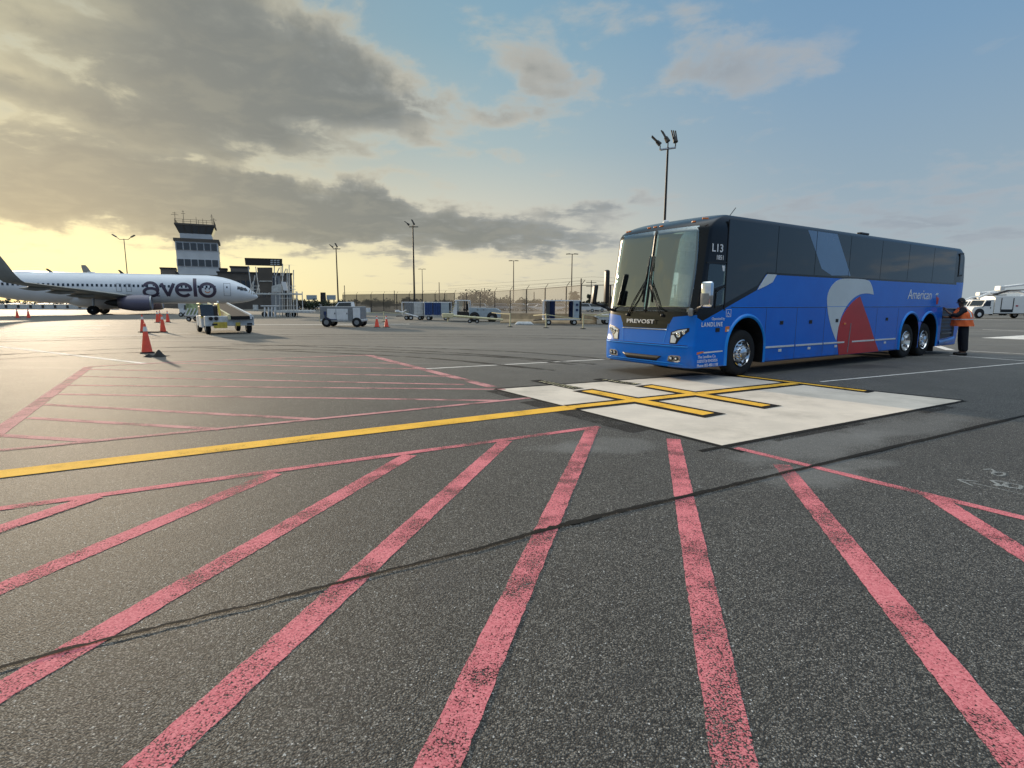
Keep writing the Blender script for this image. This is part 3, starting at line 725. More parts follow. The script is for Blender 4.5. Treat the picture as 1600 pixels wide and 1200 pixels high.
# maker's lettering and fleet numbers on the front cap
RF = (pi/2, 0, -pi/2)
text('maker_lettering', 'PREVOST', .12, M['letter'], bus, (.012, .475, 1.165), RF, .006, .012, 1.62, 0, 'LEFT', 1.05)
def fronttext(s, size, y, z, wd=1.3):
    t = text('fleet_number', s, size, M['letter'], bus, (fx(y, z+size*.35)-.02, y, z), (pi/2 - radians(55), 0, -pi/2 + (.10 if y < 0 else -.10)), .002, .012, wd)
    return t
fronttext('1851', .13, .79, 3.235, 1.4); fronttext('L13', .145, -.27, 3.225, 1.5)
for y in (-.85, -.02, .16, .34, 1.0, 1.12):
    z = 3.27; mb = MB(); mb.box((fx(y, z)-.012, y, z), (.03, .085 if abs(y) < .9 else .07, .028), .006); mb.build('marker_lamp', M['lensamber'], bus)
# windscreen wipers
for s in (-1, 1):
    def fp(y, z, off): return Vector((fx(y, z)-off, y, z))
    yb = s*.51; top_ = (s*.05, 2.11)
    w_ = MB(); w_.path([fp(yb, 1.34, .03), fp(yb*.6+top_[0]*.4, 1.66, .065), fp(top_[0], top_[1], .055)], .011, 6)
    w_.path([fp(yb-s*.07, 1.36, .03), fp((yb-s*.07)*.6+top_[0]*.4, 1.67, .06), fp(top_[0], top_[1]-.05, .05)], .009, 6)
    w_.lathe([(.035, 0), (.035, -.04), (.02, -.05)], (fx(yb, 1.34)-.008, yb, 1.34), 'X', 12)
    wp = w_.build('wiper', M['black'], bus, True)
    b_ = MB(); b_.path([fp(s*.17 if s < 0 else .10, 1.62, .022), fp(top_[0]*1.6, 2.1, .024), fp(top_[0], 2.62, .024)], .014, 6)
    b_.path([fp(s*.14, 1.8, .04), fp(top_[0], 2.11, .05), fp(top_[0]*1.3, 2.4, .036)], .010, 6); b_.build('wiper_blade', M['black'], wp, True)
# papers and stickers behind the glass
def fsheet(y0, y1, z0, z1, nm='windshield_notice', skew=0):
    mb = MB(); mb.grid(lambda u, v: (fx(y0+(y1-y0)*u+skew*v, z0+(z1-z0)*v)+.03, y0+(y1-y0)*u+skew*v, z0+(z1-z0)*v), 4, 4); mb.grid(lambda u, v: (fx(y0+(y1-y0)*u+skew*v, z0+(z1-z0)*v)+.034, y0+(y1-y0)*u+skew*v, z0+(z1-z0)*v), 4, 4)
    return mb.build(nm, M['letter'], bus)
fsheet(.30, .68, 1.99, 2.33); fsheet(.30, .62, 1.64, 1.97, 'windshield_notice'); fsheet(.66, .83, 2.76, 3.02, 'windshield_sticker', .03); fsheet(-.66, -.56, 1.66, 1.72, 'windshield_sticker')
# cabin: dash, wheel, seats, bulkhead
mb = MB(); mb.box((.62, 0, 1.42), (.62, 2.16, .10), .03); mb.box((.80, -.62, 1.49), (.38, .70, .10), .04); mb.build('dashboard', M['cabindark'], bus)
mb = MB(); mb.grid(lambda u, v: (1.02+.05*cos(v*2*pi)*0 + .10*cos(u*2*pi)*0 + .18*sin(u*2*pi)*.55 + .016*cos(v*2*pi), -.62+(.22+.016*cos(v*2*pi))*cos(u*2*pi), 1.70+(.22+.016*cos(v*2*pi))*sin(u*2*pi)*.8+.016*sin(v*2*pi)), 28, 8); mb.cyl((.86, -.62, 1.5), (1.02, -.62, 1.70), .03); mb.path([(1.02, -.84, 1.70), (1.02, -.40, 1.70)], .014); mb.build('steering_wheel', M['black'], bus, True)
def seat(x, y, z0, wd=.48):
    mb = MB(); mb.box((x, y, z0), (.48, wd, .13), .04); mb.box((x+.26, y, z0+.42), (.12, wd, .80), .05, (0, .14, 0)); mb.box((x+.33, y, z0+.90), (.10, wd*.55, .20), .04, (0, .14, 0)); mb.cyl((x, y, z0-.4), (x, y, z0-.06), .07)
    return mb.build('passenger_seat' if x > 1.6 else 'driver_seat', M['cabingrey'] if x < 1.6 else M['cabindark'], bus, False)
seat(1.40, -.62, 1.62)
for x in (2.15,):
    for y in (-.85, -.38, .38, .85): seat(x, y, 1.66)
mb = MB(); mb.box((2.0, 0, 1.50), (1.3, 2.18, .05)); mb.box((1.7, -.72, 3.0), (1.9, .60, .16), .03); mb.box((1.7, .72, 3.0), (1.9, .60, .16), .03); mb.cyl((1.72, -.22, 1.5), (1.72, -.22, 3.0), .02); mb.build('cabin_fittings', M['cabingrey'], bus)
# ------------------------------------------------ driver's side
YS = -HW
def sp(poly, off, th, name, m, parent=bus, bev=0): 
    mb = MB(); mb.prism(poly, YS-off, YS-off+th, 'XZ'); return mb.build(name, m, parent)
G_ = .014
# glazing: long panes with thin seams between
panes = [[(1.09, 1.60), (2.18, 1.995), (2.49, 2.29), (2.85-G_, 2.29), (2.85-G_, 3.31), (1.09, 3.31)]]
seams = [2.85, 4.44, 6.07, 7.77, 9.43, 11.12, 12.80]
for a, b in zip(seams, seams[1:]): panes.append([(a+G_*.3, 2.285), (b-G_, 2.285), (b-G_, 3.31), (a+G_*.3, 3.31)])
for p in panes: sp(p, .006, .010, 'side_window', M['sideglass'])
for a, b in zip([1.09]+seams, seams):
    mb = MB(); z0 = 2.285 if a > 2 else 2.4; mb.prism([(a, z0), (b-G_, z0), (b-G_, 3.31), (a, 3.31)], 1.291, 1.301, 'XZ'); mb.build('side_window', M['sideglass'], bus)
rw = sp([(13.10, 2.50), (13.42, 2.53), (13.36, 3.27), (13.05, 3.25)], .012, .016, 'rear_side_window', M['black'])
mb = MB(); mb.prism([(13.14, 2.56), (13.38, 2.58), (13.33, 3.22), (13.09, 3.20)], YS-.016, YS-.010, 'XZ'); mb.build('pane', M['sideglass'], rw)
# driver's window: glass in a black frame
sp([(.45, 1.84), (1.05, 1.985), (1.05, 2.39), (.51, 2.39)], .003, .006, 'driver_window', M['cabglass'])
sp([(.78, 1.51), (1.05, 1.58), (1.05, 1.93), (.78, 1.86)], .003, .006, 'driver_window', M['cabglass'])
mb = MB()
for a, b in (((.42, 2.41), (1.08, 2.44)), ((1.07, 1.45), (1.07, 3.30)), ((.70, 1.80), (1.05, 1.955)), ((.76, 1.5), (.78, 1.88))):
    dx, dz = b[0]-a[0], b[1]-a[1]; l = hypot(dx, dz); nx, nz = -dz/l*.012, dx/l*.012
    mb.prism([(a[0]+nx, a[1]+nz), (b[0]+nx, b[1]+nz), (b[0]-nx, b[1]-nz), (a[0]-nx, a[1]-nz)], YS-.014, YS+.002, 'XZ')
mb.build('window_frame', M['black'], bus)
sp([(.95, 2.26), (1.0, 2.26), (1.0, 2.37), (.91, 2.37)], .008, .002, 'window_sticker', M['letter'])
# vinyl graphics
def bez(p0, p1, p2, n=8): return [((1-t)**2*p0[0]+2*t*(1-t)*p1[0]+t*t*p2[0], (1-t)**2*p0[1]+2*t*(1-t)*p1[1]+t*t*p2[1]) for t in [i/n for i in range(n+1)]]
white = bez((5.75, .66), (5.20, 1.22), (5.13, 1.74), 8) + bez((5.15, 1.86), (5.35, 2.24), (5.95, 2.245), 8) + bez((6.2, 2.25), (6.60, 2.26), (6.95, 2.25), 4) + bez((7.2, 2.22), (7.42, 2.1), (7.52, 1.86), 5) + bez((7.3, 1.88), (6.3, 1.95), (5.88, 1.25), 10) + [(5.80, .98)]
sp(white, .0045, .006, 'white_flight_graphic', M['vinylwhite'])
red = [(5.94, .285), (5.80, .70)] + bez((5.80, 1.0), (6.0, 1.55), (6.78, 1.80), 10) + [(7.05, 1.50), (7.42, 1.10), (7.75, .70), (8.13, .285)]
sp(red, .0075, .009, 'red_flight_graphic', M['vinylred'])
sp([(2.20, 1.90), (2.44, 2.17), (2.54, 2.25), (2.88, 2.25), (2.74, 2.08), (2.50, 1.99)], .010, .012, 'white_accent_graphic', M['vinylwhite'])
sp([(4.02, 3.31), (4.425, 3.31), (4.425, 2.84)], .0075, .002, 'light_blue_graphic', M['vinylblue'])
sp([(4.445, 3.31), (5.35, 3.31), (6.055, 2.47), (6.055, 2.33), (5.25, 2.30), (4.75, 2.45), (4.445, 2.82)], .0075, .002, 'light_blue_graphic', M['vinylblue'])
sp([(6.075, 2.45), (6.17, 2.32), (6.075, 2.32)], .0075, .002, 'light_blue_graphic', M['vinylblue'])
RS = (pi/2, 0, 0)
text('airline_lettering', 'American', .40, M['letter'], bus, (9.60, YS-.004, 1.76), RS, .002, .004, 1.06, .12)
sp([(11.52, 1.90), (11.62, 1.96), (11.75, 1.95), (11.68, 1.88)], .005, .006, 'airline_emblem', M['vinylwhite'])
sp([(11.60, 1.86), (11.80, 1.80), (11.78, 1.62), (11.66, 1.60)], .005, .006, 'airline_emblem', M['vinylred'])
text('fleet_number', 'L13', .22, M['letter'], bus, (.55, YS-.010, 2.64), RS, .002, .012, 1.15)
text('fleet_number', '1851', .13, M['letter'], bus, (.70, YS-.010, 2.485), RS, .002, .010, 1.0)
text('operator_lettering', 'Operated by', .085, M['letter'], bus, (.68, YS-.004, 1.255), RS, .001, .0, .98)
text('operator_lettering', 'LANDLINE', .125, M['letter'], bus, (.36, YS-.004, 1.125), RS, .001, .016, 1.0, 0, 'LEFT', 1.22)
sp([(.27, .555), (.47, .59), (.47, .62), (.27, .60)], .004, .005, 'reflector_strip', M['lensamber']); sp([(.48, .572), (1.10, .585), (1.10, .61), (.48, .602)], .004, .005, 'reflector_strip', M['reflect'])
text('licence_lettering', 'The Landline Co.', .085, M['letter'], bus, (.30, YS-.004, .475), RS, .001, .004, 1.0)
text('licence_lettering', 'USDOT# 03425026', .085, M['letter'], bus, (.29, YS-.004, .385), RS, .001, .004, .94)
text('licence_lettering', 'Phone: 855-480-1108', .085, M['letter'], bus, (.29, YS-.004, .295), RS, .001, .004, .92)
# wheelchair pictogram
mb = MB(); t_ = .006
def bar2(mb, a, b, w_, y0=YS-.004, y1=YS+.001):
    dx, dz = b[0]-a[0], b[1]-a[1]; l = hypot(dx, dz) or 1; nx, nz = -dz/l*w_/2, dx/l*w_/2
    mb.prism([(a[0]+nx, a[1]+nz), (b[0]+nx, b[1]+nz), (b[0]-nx, b[1]-nz), (a[0]-nx, a[1]-nz)], y0, y1, 'XZ')
for a, b in (((1.15, 1.32), (1.31, 1.32)), ((1.31, 1.324), (1.31, 1.466)), ((1.31, 1.47), (1.15, 1.47)), ((1.15, 1.466), (1.15, 1.324))): bar2(mb, a, b, .008)
bar2(mb, (1.22, 1.43), (1.225, 1.385), .012); bar2(mb, (1.228, 1.382), (1.262, 1.380), .010); bar2(mb, (1.266, 1.375), (1.28, 1.345), .010)
for i in range(9):
    a0, a1 = pi*(.6+i*.13), pi*(.6+(i+1)*.13); bar2(mb, (1.222+.034*cos(a0), 1.365+.034*sin(a0)), (1.222+.034*cos(a1), 1.365+.034*sin(a1)), .007)
mb.build('wheelchair_symbol', M['letter'], bus)
sp([(1.15, 1.00), (1.28, 1.01), (1.28, 1.12), (1.15, 1.11)], .005, .006, 'warning_sticker', M['lensamber']); sp([(1.20, 1.01), (1.27, 1.012), (1.27, 1.05), (1.20, 1.048)], .0065, .002, 'warning_sticker', M['letter'])
for x, z in ((.89, 1.05), (3.22, 1.165), (3.22+1.24, 1.165), (5.70, 1.18), (8.44, 1.185)):
    f_ = MB(); f_.box((x, YS-.004, z), (.13, .014, .085), .004); f_ = f_.build('door_latch', M['black'], bus); mb = MB(); mb.box((x, YS-.014, z+.012), (.07, .01, .03), .003); mb.build('handle', M['darksteel'], f_)
mb = MB(); mb.box((6.10, YS-.012, 1.09), (.10, .02, .05), .006); mb.build('side_lamp', M['lensamber'], bus)
for a, b in ((2.64, 3.81), (3.88, 5.08), (5.14, 6.16), (6.56, 7.80), (7.85, 9.09)):
    mb = MB(); mb.box(((a+b)/2, YS-.006, .61), (b-a, .012, .042), .004); mb.build('reflector_strip', M['reflect'], bus)
for x in (3.23, 4.48, 5.75, 8.46): mb = MB(); mb.box((x, YS-.005, .52), (.12, .010, .06), .003); mb.build('door_plate', M['reflect'], bus)
# baggage-door seams and the long body crease
mb = MB()
for x in (2.60, 3.84, 5.11, 6.42, 7.83, 9.12): bar2(mb, (x, .30), (x, 1.50), .013, YS-.001, YS+.004)
bar2(mb, (1.3, 1.515), (12.0, 1.535), .016, YS-.0015, YS+.004); bar2(mb, (2.60, .295), (9.12, .295), .006, YS-.002, YS+.004)
mb.build('panel_seam', M['maroon'], bus)
bar = MB(); bar2(bar, (6.36, .33), (6.42, 1.10), .035, YS-.014, YS+.002); bar.build('side_trim_bar', M['grey'], bus)
bar = MB(); bar2(bar, (1.35, 1.528), (11.9, 1.548), .010, YS-.006, YS+.002); bar.build('body_crease', M['bluelt'], bus)
# wheel arch flares
for wx, r, zc_ in ((1.90, .655, .64), (9.99, .62, .70), (11.27, .62, .70)):
    mb = MB(); z0 = .29
    def fn(u, v, wx=wx, r=r, zc_=zc_):
        a = pi*u; rr = r + .085*v; ext_ = 0.0
        off = .035*sin(pi*min(1, v*1.0))*.9 + .012*(1-v)
        return (wx - rr*cos(a), YS - off + .002, zc_ + rr*sin(a))
    if r < .65:   # the two rear arches meet in a dip
        lo, hi = (0, .80) if wx < 10.5 else (.20, 1)
        f2 = lambda u, v, lo=lo, hi=hi: fn(lo+(hi-lo)*u, v)
    else: f2 = fn
    mb.grid(f2, 36, 6)
    # straight skirts below the arc
    if wx < 10.5 or r > .65: mb.grid(lambda u, v, wx=wx, r=r, zc_=zc_: (wx-(r+.085*v), YS-.035*sin(pi*v)*.9-.012*(1-v)+.002, zc_-(zc_-.28)*u), 3, 6)
    if wx > 10.5 or r > .65: mb.grid(lambda u, v, wx=wx, r=r, zc_=zc_: (wx+(r+.085*v), YS-.035*sin(pi*v)*.9-.012*(1-v)+.002, zc_-(zc_-.28)*u), 3, 6)
    mb.build('wheel_arch', M['bluelt'], bus, True)
# wheels
def wheel(x, y, kind, s=-1):
    t = MB(); R = .515; wd = .29; yo = y; d = -s    # outer face at y, tyre runs inward
    t.lathe([(.30, .02*d), (.36, .0), (.46, -.004*d), (.50, .02*d), (R, .05*d), (R, wd*d-.05*d), (.50, wd*d-.02*d), (.30, wd*d)], (x, yo, R-.005), 'Y', 48, False)
    ty = t.build('tyre', M['rubber'], bus, True, 40)
    r = MB(); z = R-.005
    if kind == 'steer': prof = [(.30, .02*d), (.298, -.004*d), (.285, -.012*d), (.275, .01*d), (.262, .045*d), (.20, .030*d), (.17, .022*d), (.13, .020*d), (.125, -.05*d), (.105, -.065*d), (.04, -.075*d), (.002, -.076*d)]
    else: prof = [(.30, .02*d), (.298, -.004*d), (.285, -.012*d), (.272, .03*d), (.255, .10*d), (.24, .14*d), (.20, .15*d), (.12, .15*d), (.115, .07*d), (.08, .05*d), (.002, .05*d)]
    r.lathe(prof, (x, yo, z), 'Y', 40, False); rim = r.build('rim', M['chrome'], bus, True, 35); rim.parent = ty
    for k in range(10):
        if s > 0: break
        nb_ = MB(); hb = MB()
        a = 2*pi*k/10 + .2; rr = .165
        yy = yo + (.02*d if kind == 'steer' else .15*d)
        nb_.cyl((x+rr*cos(a), yy, z+rr*sin(a)), (x+rr*cos(a), yy-.045*d, z+rr*sin(a)), .016, .012, n=8)
        rr = .228; hb.cyl((x+rr*cos(a+.3), yy+.012*d, z+rr*sin(a+.3)), (x+rr*cos(a+.3), yy+.000*d - .012*d, z+rr*sin(a+.3)), .026, n=10)
        nb_.build('wheel_nut', M['chrome'], ty, True, 35)
        if kind == 'steer': hb.build('hand_hole', M['black'], ty)
        else: hb.bm.free()
    return ty
for x, k in ((1.88, 'steer'), (9.96, 'drive'), (11.20, 'steer')):
    wheel(x, YS+.07, k); wheel(x, -(YS+.07), k, 1)
mb = MB(); mb.cyl((1.88, -1.1, .5), (1.88, 1.1, .5), .09); mb.cyl((9.96, -1.1, .5), (9.96, 1.1, .5), .12); mb.cyl((11.2, -1.1, .5), (11.2, 1.1, .5), .09); mb.build('axle', M['darksteel'], bus)
mb = MB(); mb.box((11.92, -.98, .32), (.03, .55, .42), .006); mb.build('mud_flap', M['black'], bus)
# side service opening near the rear: louvred dark recess, blue door swung below, and the tail hatch ajar
mb = MB(); mb.box((12.76, YS+.058, .98), (1.06, .02, .92))
for k in range(7): mb.box((12.76, YS+.040, .66+k*.12), (1.0, .02, .035), .004, (-.5, 0, 0))
mb.build('radiator_louvre', M['maroon'], bus)
mb = MB(); mb.box((12.78, YS-.004, 1.48), (1.12, .012, .018)); mb.box((12.70, YS-.006, .68), (.78, .012, .04), .003); mb.box((12.76, YS-.002, 1.13), (1.04, .012, .016)); mb.build('louvre_trim', M['grey'], bus)
mb = MB(); mb.grid(lambda u, v: (12.15+1.2*u, YS-.01-.02*sin(pi*v), .46+.10*u*u - .15*(1-v)), 10, 4); mb.build('rear_skirt', M['bluelt'], bus, True)
mb = MB(); mb.box((L+.12, 0, 2.02), (.03, 2.3, .62), .01, (0, .42, 0)); mb.build('engine_hatch', M['bluepaint'], bus)
mb = MB(); mb.box((L+.0, 0, 2.7), (.02, 1.9, .72), .01, (0, -.16, 0)); mb.build('rear_window', M['sideglass'], bus)
for s in (-1, 1): mb = MB(); mb.box((L-.01, s*1.08, 1.2), (.04, .14, .42), .02); mb.build('tail_lamp', M['vinylred'], bus)
# roof fittings
mb = MB(); mb.lathe([(.07, 0), (.07, .07), (.05, .10), (.01, .11)], (1.25, .55, 3.42), 'Z', 16); mb.build('roof_antenna_dome', M['white'], bus, True)
mb = MB(); mb.cyl((1.35, -1.05, 3.38), (1.60, -1.05, 3.62), .008); mb.build('roof_antenna', M['black'], bus)
mb = MB(); mb.box((7.05, -1.10, 3.455), (.45, .12, .06), .02); mb.build('roof_vent', M['black'], bus)
mb = MB(); mb.path([(1.3, -1.16, 3.395), (13.2, -1.16, 3.395)], .016, 6); mb.build('roof_rail', M['darksteel'], bus)
mb = MB(); mb.box((.42, -1.21, 3.28), (.12, .05, .03), .01, (0, 0, -.6)); mb.build('marker_lamp', M['lensamber'], bus)
# mirrors
def mirror(base, elbow, ctr, size, m, name, rot):
    a = MB(); a.path([base, elbow, (ctr[0], ctr[1], ctr[2]-size[2]*.45)], .028, 8); ar = a.build('mirror_arm', M['black'], bus, True)
    h = MB(); h.box(ctr, size, min(size)*.42, None); o = h.build(name, m, ar, True, 50)
    return ar
a = MB(); a.path([(.20, -1.20, 1.42), (.08, -1.42, 1.50), (.02, -1.62, 1.56)], .032, 10); ar = a.build('mirror_arm', M['black'], bus, True)
h = MB(); h.box((0, 0, 0), (.12, .235, .50), .05); hd = h.build('mirror_housing', M['chrome'], ar, True, 60); hd.location = (.02, -1.66, 1.77); hd.rotation_euler = (0, 0, .18)
h = MB(); h.box((0, 0, 0), (.012, .17, .36), .004); gl2 = h.build('mirror_glass', M['sideglass'], ar); gl2.location = (.085, -1.66, 1.77); gl2.rotation_euler = (0, 0, .18)
h = MB(); h.box((0, 0, 0), (.02, .16, .22), .009); gl2 = h.build('mirror_back_panel', M['grey'], ar, True, 50); gl2.location = (-.048, -1.66, 1.68); gl2.rotation_euler = (0, 0, .18)
mb = MB(); mb.box((.13, -1.20, 1.42), (.10, .10, .16), .03, (0, 0, -.7)); mb.build('mirror_base', M['grey'], bus, True, 50)
a = MB(); a.path([(.16, 1.02, 1.42), (-.04, 1.14, 1.50), (-.25, 1.27, 1.60)], .032, 10); ar = a.build('mirror_arm', M['black'], bus, True)
h = MB(); h.box((0, 0, 0), (.10, .17, .78), .045); hd = h.build('mirror_housing', M['black'], ar, True, 60); hd.location = (-.02, 1.13, 1.98); hd.rotation_euler = (0, 0, -.3)
h = MB(); h.box((0, 0, 0), (.10, .15, .46), .045); hd = h.build('mirror_housing', M['black'], ar, True, 60); hd.location = (-.26, 1.27, 1.80); hd.rotation_euler = (0, .12, -.3)
h = MB(); h.box((0, 0, 0), (.03, .03, .44), .01); hd = h.build('mirror_trim', M['white'], ar, True, 60); hd.location = (-.26, 1.355, 1.80); hd.rotation_euler = (0, .12, -.3)
mb = MB(); mb.box((6.8, 0, .40), (11.5, 1.5, .18)); mb.build('underbody', M['darksteel'], bus)
# ================================================================== PERSON
def px_(u, y, z=0): p = Vector((BX, BY)) + bd*u + bn*(y+1.295); return (p.x, p.y, z)
px0 = G(1504, 555)
pr = thing('person', 'person in orange safety vest and dark trousers reaching into the rear side of the coach', 'person', (px0[0], px0[1], 0), radians(0))
# local frame: -x is towards the coach side (photo left), y away from the camera
pr.rotation_euler = (0, radians(-4), radians(-30))
S_ = 1.0
body_v = [(0, 0, .98, .13, .11), (-.01, 0, 1.12, .135, .11), (-.02, 0, 1.30, .15, .12), (-.045, 0, 1.46, .13, .11), (-.06, 0, 1.54, .06, .06), (-.08, 0, 1.62, .075, .08), (-.085, 0, 1.71, .085, .09), (-.07, 0, 1.79, .05, .055),
          (-.04, -.19, 1.44, .065, .065), (-.22, -.27, 1.26, .05, .05), (-.40, -.22, 1.36, .038, .038), (-.48, -.18, 1.46, .030, .022),
          (-.04, .19, 1.44, .065, .065), (-.24, .24, 1.24, .05, .05), (-.42, .14, 1.22, .038, .038), (-.50, .10, 1.24, .030, .022),
          (0, -.10, .90, .10, .10), (.01, -.11, .52, .07, .07), (.03, -.12, .10, .05, .05), (-.10, -.13, .05, .04, .035),
          (0, .10, .90, .10, .10), (-.03, .12, .52, .07, .07), (-.01, .13, .10, .05, .05), (-.14, .14, .05, .04, .035)]
body_e = [(0, 1), (1, 2), (2, 3), (3, 4), (4, 5), (5, 6), (6, 7), (3, 8), (8, 9), (9, 10), (10, 11), (3, 12), (12, 13), (13, 14), (14, 15), (0, 16), (16, 17), (17, 18), (18, 19), (0, 20), (20, 21), (21, 22), (22, 23)]
# hands: palm stub then five fingers each
def fingers(vs, es, root, wrist, dirv, side):
    d = Vector(dirv).normalized(); up = Vector((0, 0, 1)); n = d.cross(up).normalized()
    for k, (o_, ln) in enumerate(((-.030, .060), (-.011, .075), (.010, .078), (.030, .066))):
        b0 = Vector(wrist) + d*.055 + up*(-o_)
        i = len(vs); vs.append((*b0, .009, .009)); p1 = b0 + d*ln*.5 + n*.010*side; vs.append((*p1, .0085, .0085)); p2 = p1 + d*ln*.4 + n*.022*side; vs.append((*p2, .007, .007))
        es += [(root, i), (i, i+1), (i+1, i+2)]
    b0 = Vector(wrist) + d*.02 + up*.032; i = len(vs); vs.append((*b0, .011, .011)); vs.append((*(b0 + d*.035 + up*.028), .0095, .0095)); es += [(root, i), (i, i+1)]
fingers(body_v, body_e, 11, body_v[11][:3], (-.6, .2, .6), 1); fingers(body_v, body_e, 15, body_v[15][:3], (-1, -.3, .1), -1)
skin('body', body_v, body_e, M['skin'], pr, 2)
skin('trousers', [(0, 0, 1.02, .175, .155), (0, 0, .94, .17, .15), (.005, -.105, .86, .125, .125), (.015, -.115, .50, .105, .10), (.03, -.12, .11, .09, .085), (0, .105, .86, .125, .125), (-.03, .12, .50, .105, .10), (-.01, .13, .11, .09, .085)], [(0, 1), (1, 2), (2, 3), (3, 4), (1, 5), (5, 6), (6, 7)], M['navycloth'], pr, 2)
skin('shirt', [(0, 0, 1.0, .18, .155), (-.02, 0, 1.28, .18, .15), (-.04, 0, 1.46, .14, .12), (-.055, 0, 1.53, .085, .085), (-.04, -.20, 1.44, .085, .085), (-.215, -.275, 1.27, .072, .072), (-.36, -.235, 1.33, .055, .055), (-.04, .20, 1.44, .085, .085), (-.235, .245, 1.25, .072, .072), (-.38, .165, 1.23, .055, .055)], [(0, 1), (1, 2), (2, 3), (2, 4), (4, 5), (5, 6), (2, 7), (7, 8), (8, 9)], M['navycloth'], pr, 2)
# vest: an open-sided shell hanging from the shoulders, longer at the front
def vest_pt(u, v):
    a = 2*pi*u; zt = 1.53 - .02*abs(sin(a)); zb_ = .93 - .03*cos(a) + .05*cos(a)
    z = zt + (zb_-zt)*v
    rx = .10 + .125*smst(v*3.0) + .05*v; ry = .155 + .075*smst(v*2.5) + .03*v
    ry *= 1 - .12*math.exp(-((v-.18)/.1)**2)*abs(sin(a))
    wob_ = .008*sin(a*7+v*9) + .006*sin(a*11-v*5)
    cx_ = -.05 + .05*v - .02*v*v
    return (cx_ - (rx+wob_)*cos(a)*(1+.14*(cos(a) > 0)*v), (ry+wob_)*sin(a), z)
mb = MB(); mb.grid(vest_pt, 40, 18, closed_u=True); vs_ = mb.build('vest', M['vest'], pr, True)
for v0, v1 in ((.60, .655),):
    mb = MB(); mb.grid(lambda u, v, v0=v0, v1=v1: tuple(Vector(vest_pt(u, v0+(v1-v0)*v)) + Vector((-cos(2*pi*u), sin(2*pi*u), 0))*.006), 40, 2, closed_u=True); mb.build('reflective_band', M['reflect'], vs_, True)
for s in (-1, 1):
    mb = MB(); mb.grid(lambda u, v, s=s: (lambda p: (p[0]+.012, p[1], p[2]))(vest_pt(.5 + s*(.13+.04*(u-.5)), .03+.5*v)), 2, 8); mb.build('reflective_band', M['reflect'], vs_, True)
# head details: hair cap, ears, nose, eyes
mb = MB(); mb.grid(lambda u, v: (-.070+.112*sin(pi*(.5*v+.0))*cos(2*pi*u)*(1.0), .106*sin(pi*.5*v)*sin(2*pi*u), 1.715+.115*cos(pi*.5*v) - (.07*v*v if cos(2*pi*u) > -.3 else 0)), 24, 8, closed_u=True); mb.build('hair', M['hair'], pr, True)
mb = MB()
mb.bm.free()
for s in (-1, 1): MB().box((-.075, s*.092, 1.69), (.035, .02, .06), .008).build('ear', M['skin'], pr, True)
mb = MB(); mb.box((-.182, 0, 1.675), (.03, .026, .04), .01, (0, .3, 0)); mb.build('nose', M['skin'], pr, True)
mb = MB()
mb.bm.free()
for s in (-1, 1): MB().lathe([(.012, -.004), (.012, .004), (.002, .006)], (-.166, s*.032, 1.705), 'X', 10).build('eye', M['black'], pr)
mb = MB(); mb.box((-.168, 0, 1.630), (.010, .045, .010), .003); mb.build('mouth', M['maroon'], pr)
for x, y in ((-.03, -.125), (-.06, .135)):
    mb = MB(); mb.box((x-.02, y, .05), (.29, .105, .10), .035); mb.build('shoe', M['black'], pr, True, 50)
# ================================================================== AIRLINER
pd = Vector((-.905, -.425)).normalized(); PRZ = atan2(pd.y, pd.x)
plane = thing('airliner', 'white twin-engine airliner with plum lettering parked at the left behind the cones', 'airplane', (-38.0, 82.5, 0), PRZ)
def fus(x):
    # centre height, half width, half height
    if x < 6.0:
        t = max(0.0, x/6.0); q = (1-(1-t)**2.0)**.62
        top_ = 2.45 + (5.47-2.45)*((1-(1-min(1, x/6.8))**2.0)**.72) if x < 6.8 else 5.47
        bot = 2.45 - (2.45-1.46)*((1-(1-min(1, x/4.5))**2.2)**.6)
        return (top_+bot)/2, 1.88*q, (top_-bot)/2
    top_ = 5.47 if x >= 6.8 else 2.45 + (5.47-2.45)*((1-(1-min(1, x/6.8))**2.0)**.72)
    if x < 25: return (top_+1.46)/2, 1.88, (top_-1.46)/2
    t = (x-25)/14.0; bot = 1.46 + 3.0*t**1.35; top_ = 5.47 - .25*t*t; wd = 1.88*(1-t**1.8*.86)
    return (top_+bot)/2, wd, max(.12, (top_-bot)/2)
xsf = [0.02, .12, .3, .6, 1, 1.5, 2.1, 2.8, 3.6, 4.5, 5.5, 6.5, 8, 10, 13, 16, 19, 22, 25, 27, 29, 31, 33, 35, 37, 38.8]
mb = MB(); NR = 40
def fpt(x, a, off=0.0):
    c, wd, h = fus(x); return Vector((x, (wd+off)*sin(a), c + (h+off)*cos(a)))
rg = [[mb.bm.verts.new(fpt(x, 2*pi*i/NR)) for i in range(NR)] for x in xsf]
for a, b in zip(rg, rg[1:]):
    for i in range(NR): mb.bm.faces.new((a[i], a[(i+1) % NR], b[(i+1) % NR], b[i]))
mb.bm.faces.new(rg[0]); mb.bm.faces.new(rg[-1]); fusl = mb.build('fuselage', M['planewhite'], plane, True)
def fpatchp(x0, x1, z0, z1, off, name, m, parent, skew=0, nu=3, nv=4, side=1):
    mb = MB()
    def fn(u, v):
        x = x0 + (x1-x0)*u + skew*v; z = z0 + (z1-z0)*v; c, wd, h = fus(x); t = max(-1, min(1, (z-c)/h))
        return (x, side*((wd)*sqrt(max(0, 1-t*t)) + off), z)
    g1 = mb.grid(fn, nu, nv); return mb.build(name, m, parent, True)
# cabin windows
k = 0
for i in range(54):
    x = 5.4 + .505*i
    if x > 33: break
    if 12.9 < x < 13.0: continue
    fpatchp(x, x+.24, 3.62, 3.96, .018, 'cabin_window', M['glassdark'], fusl, 0, 1, 2)
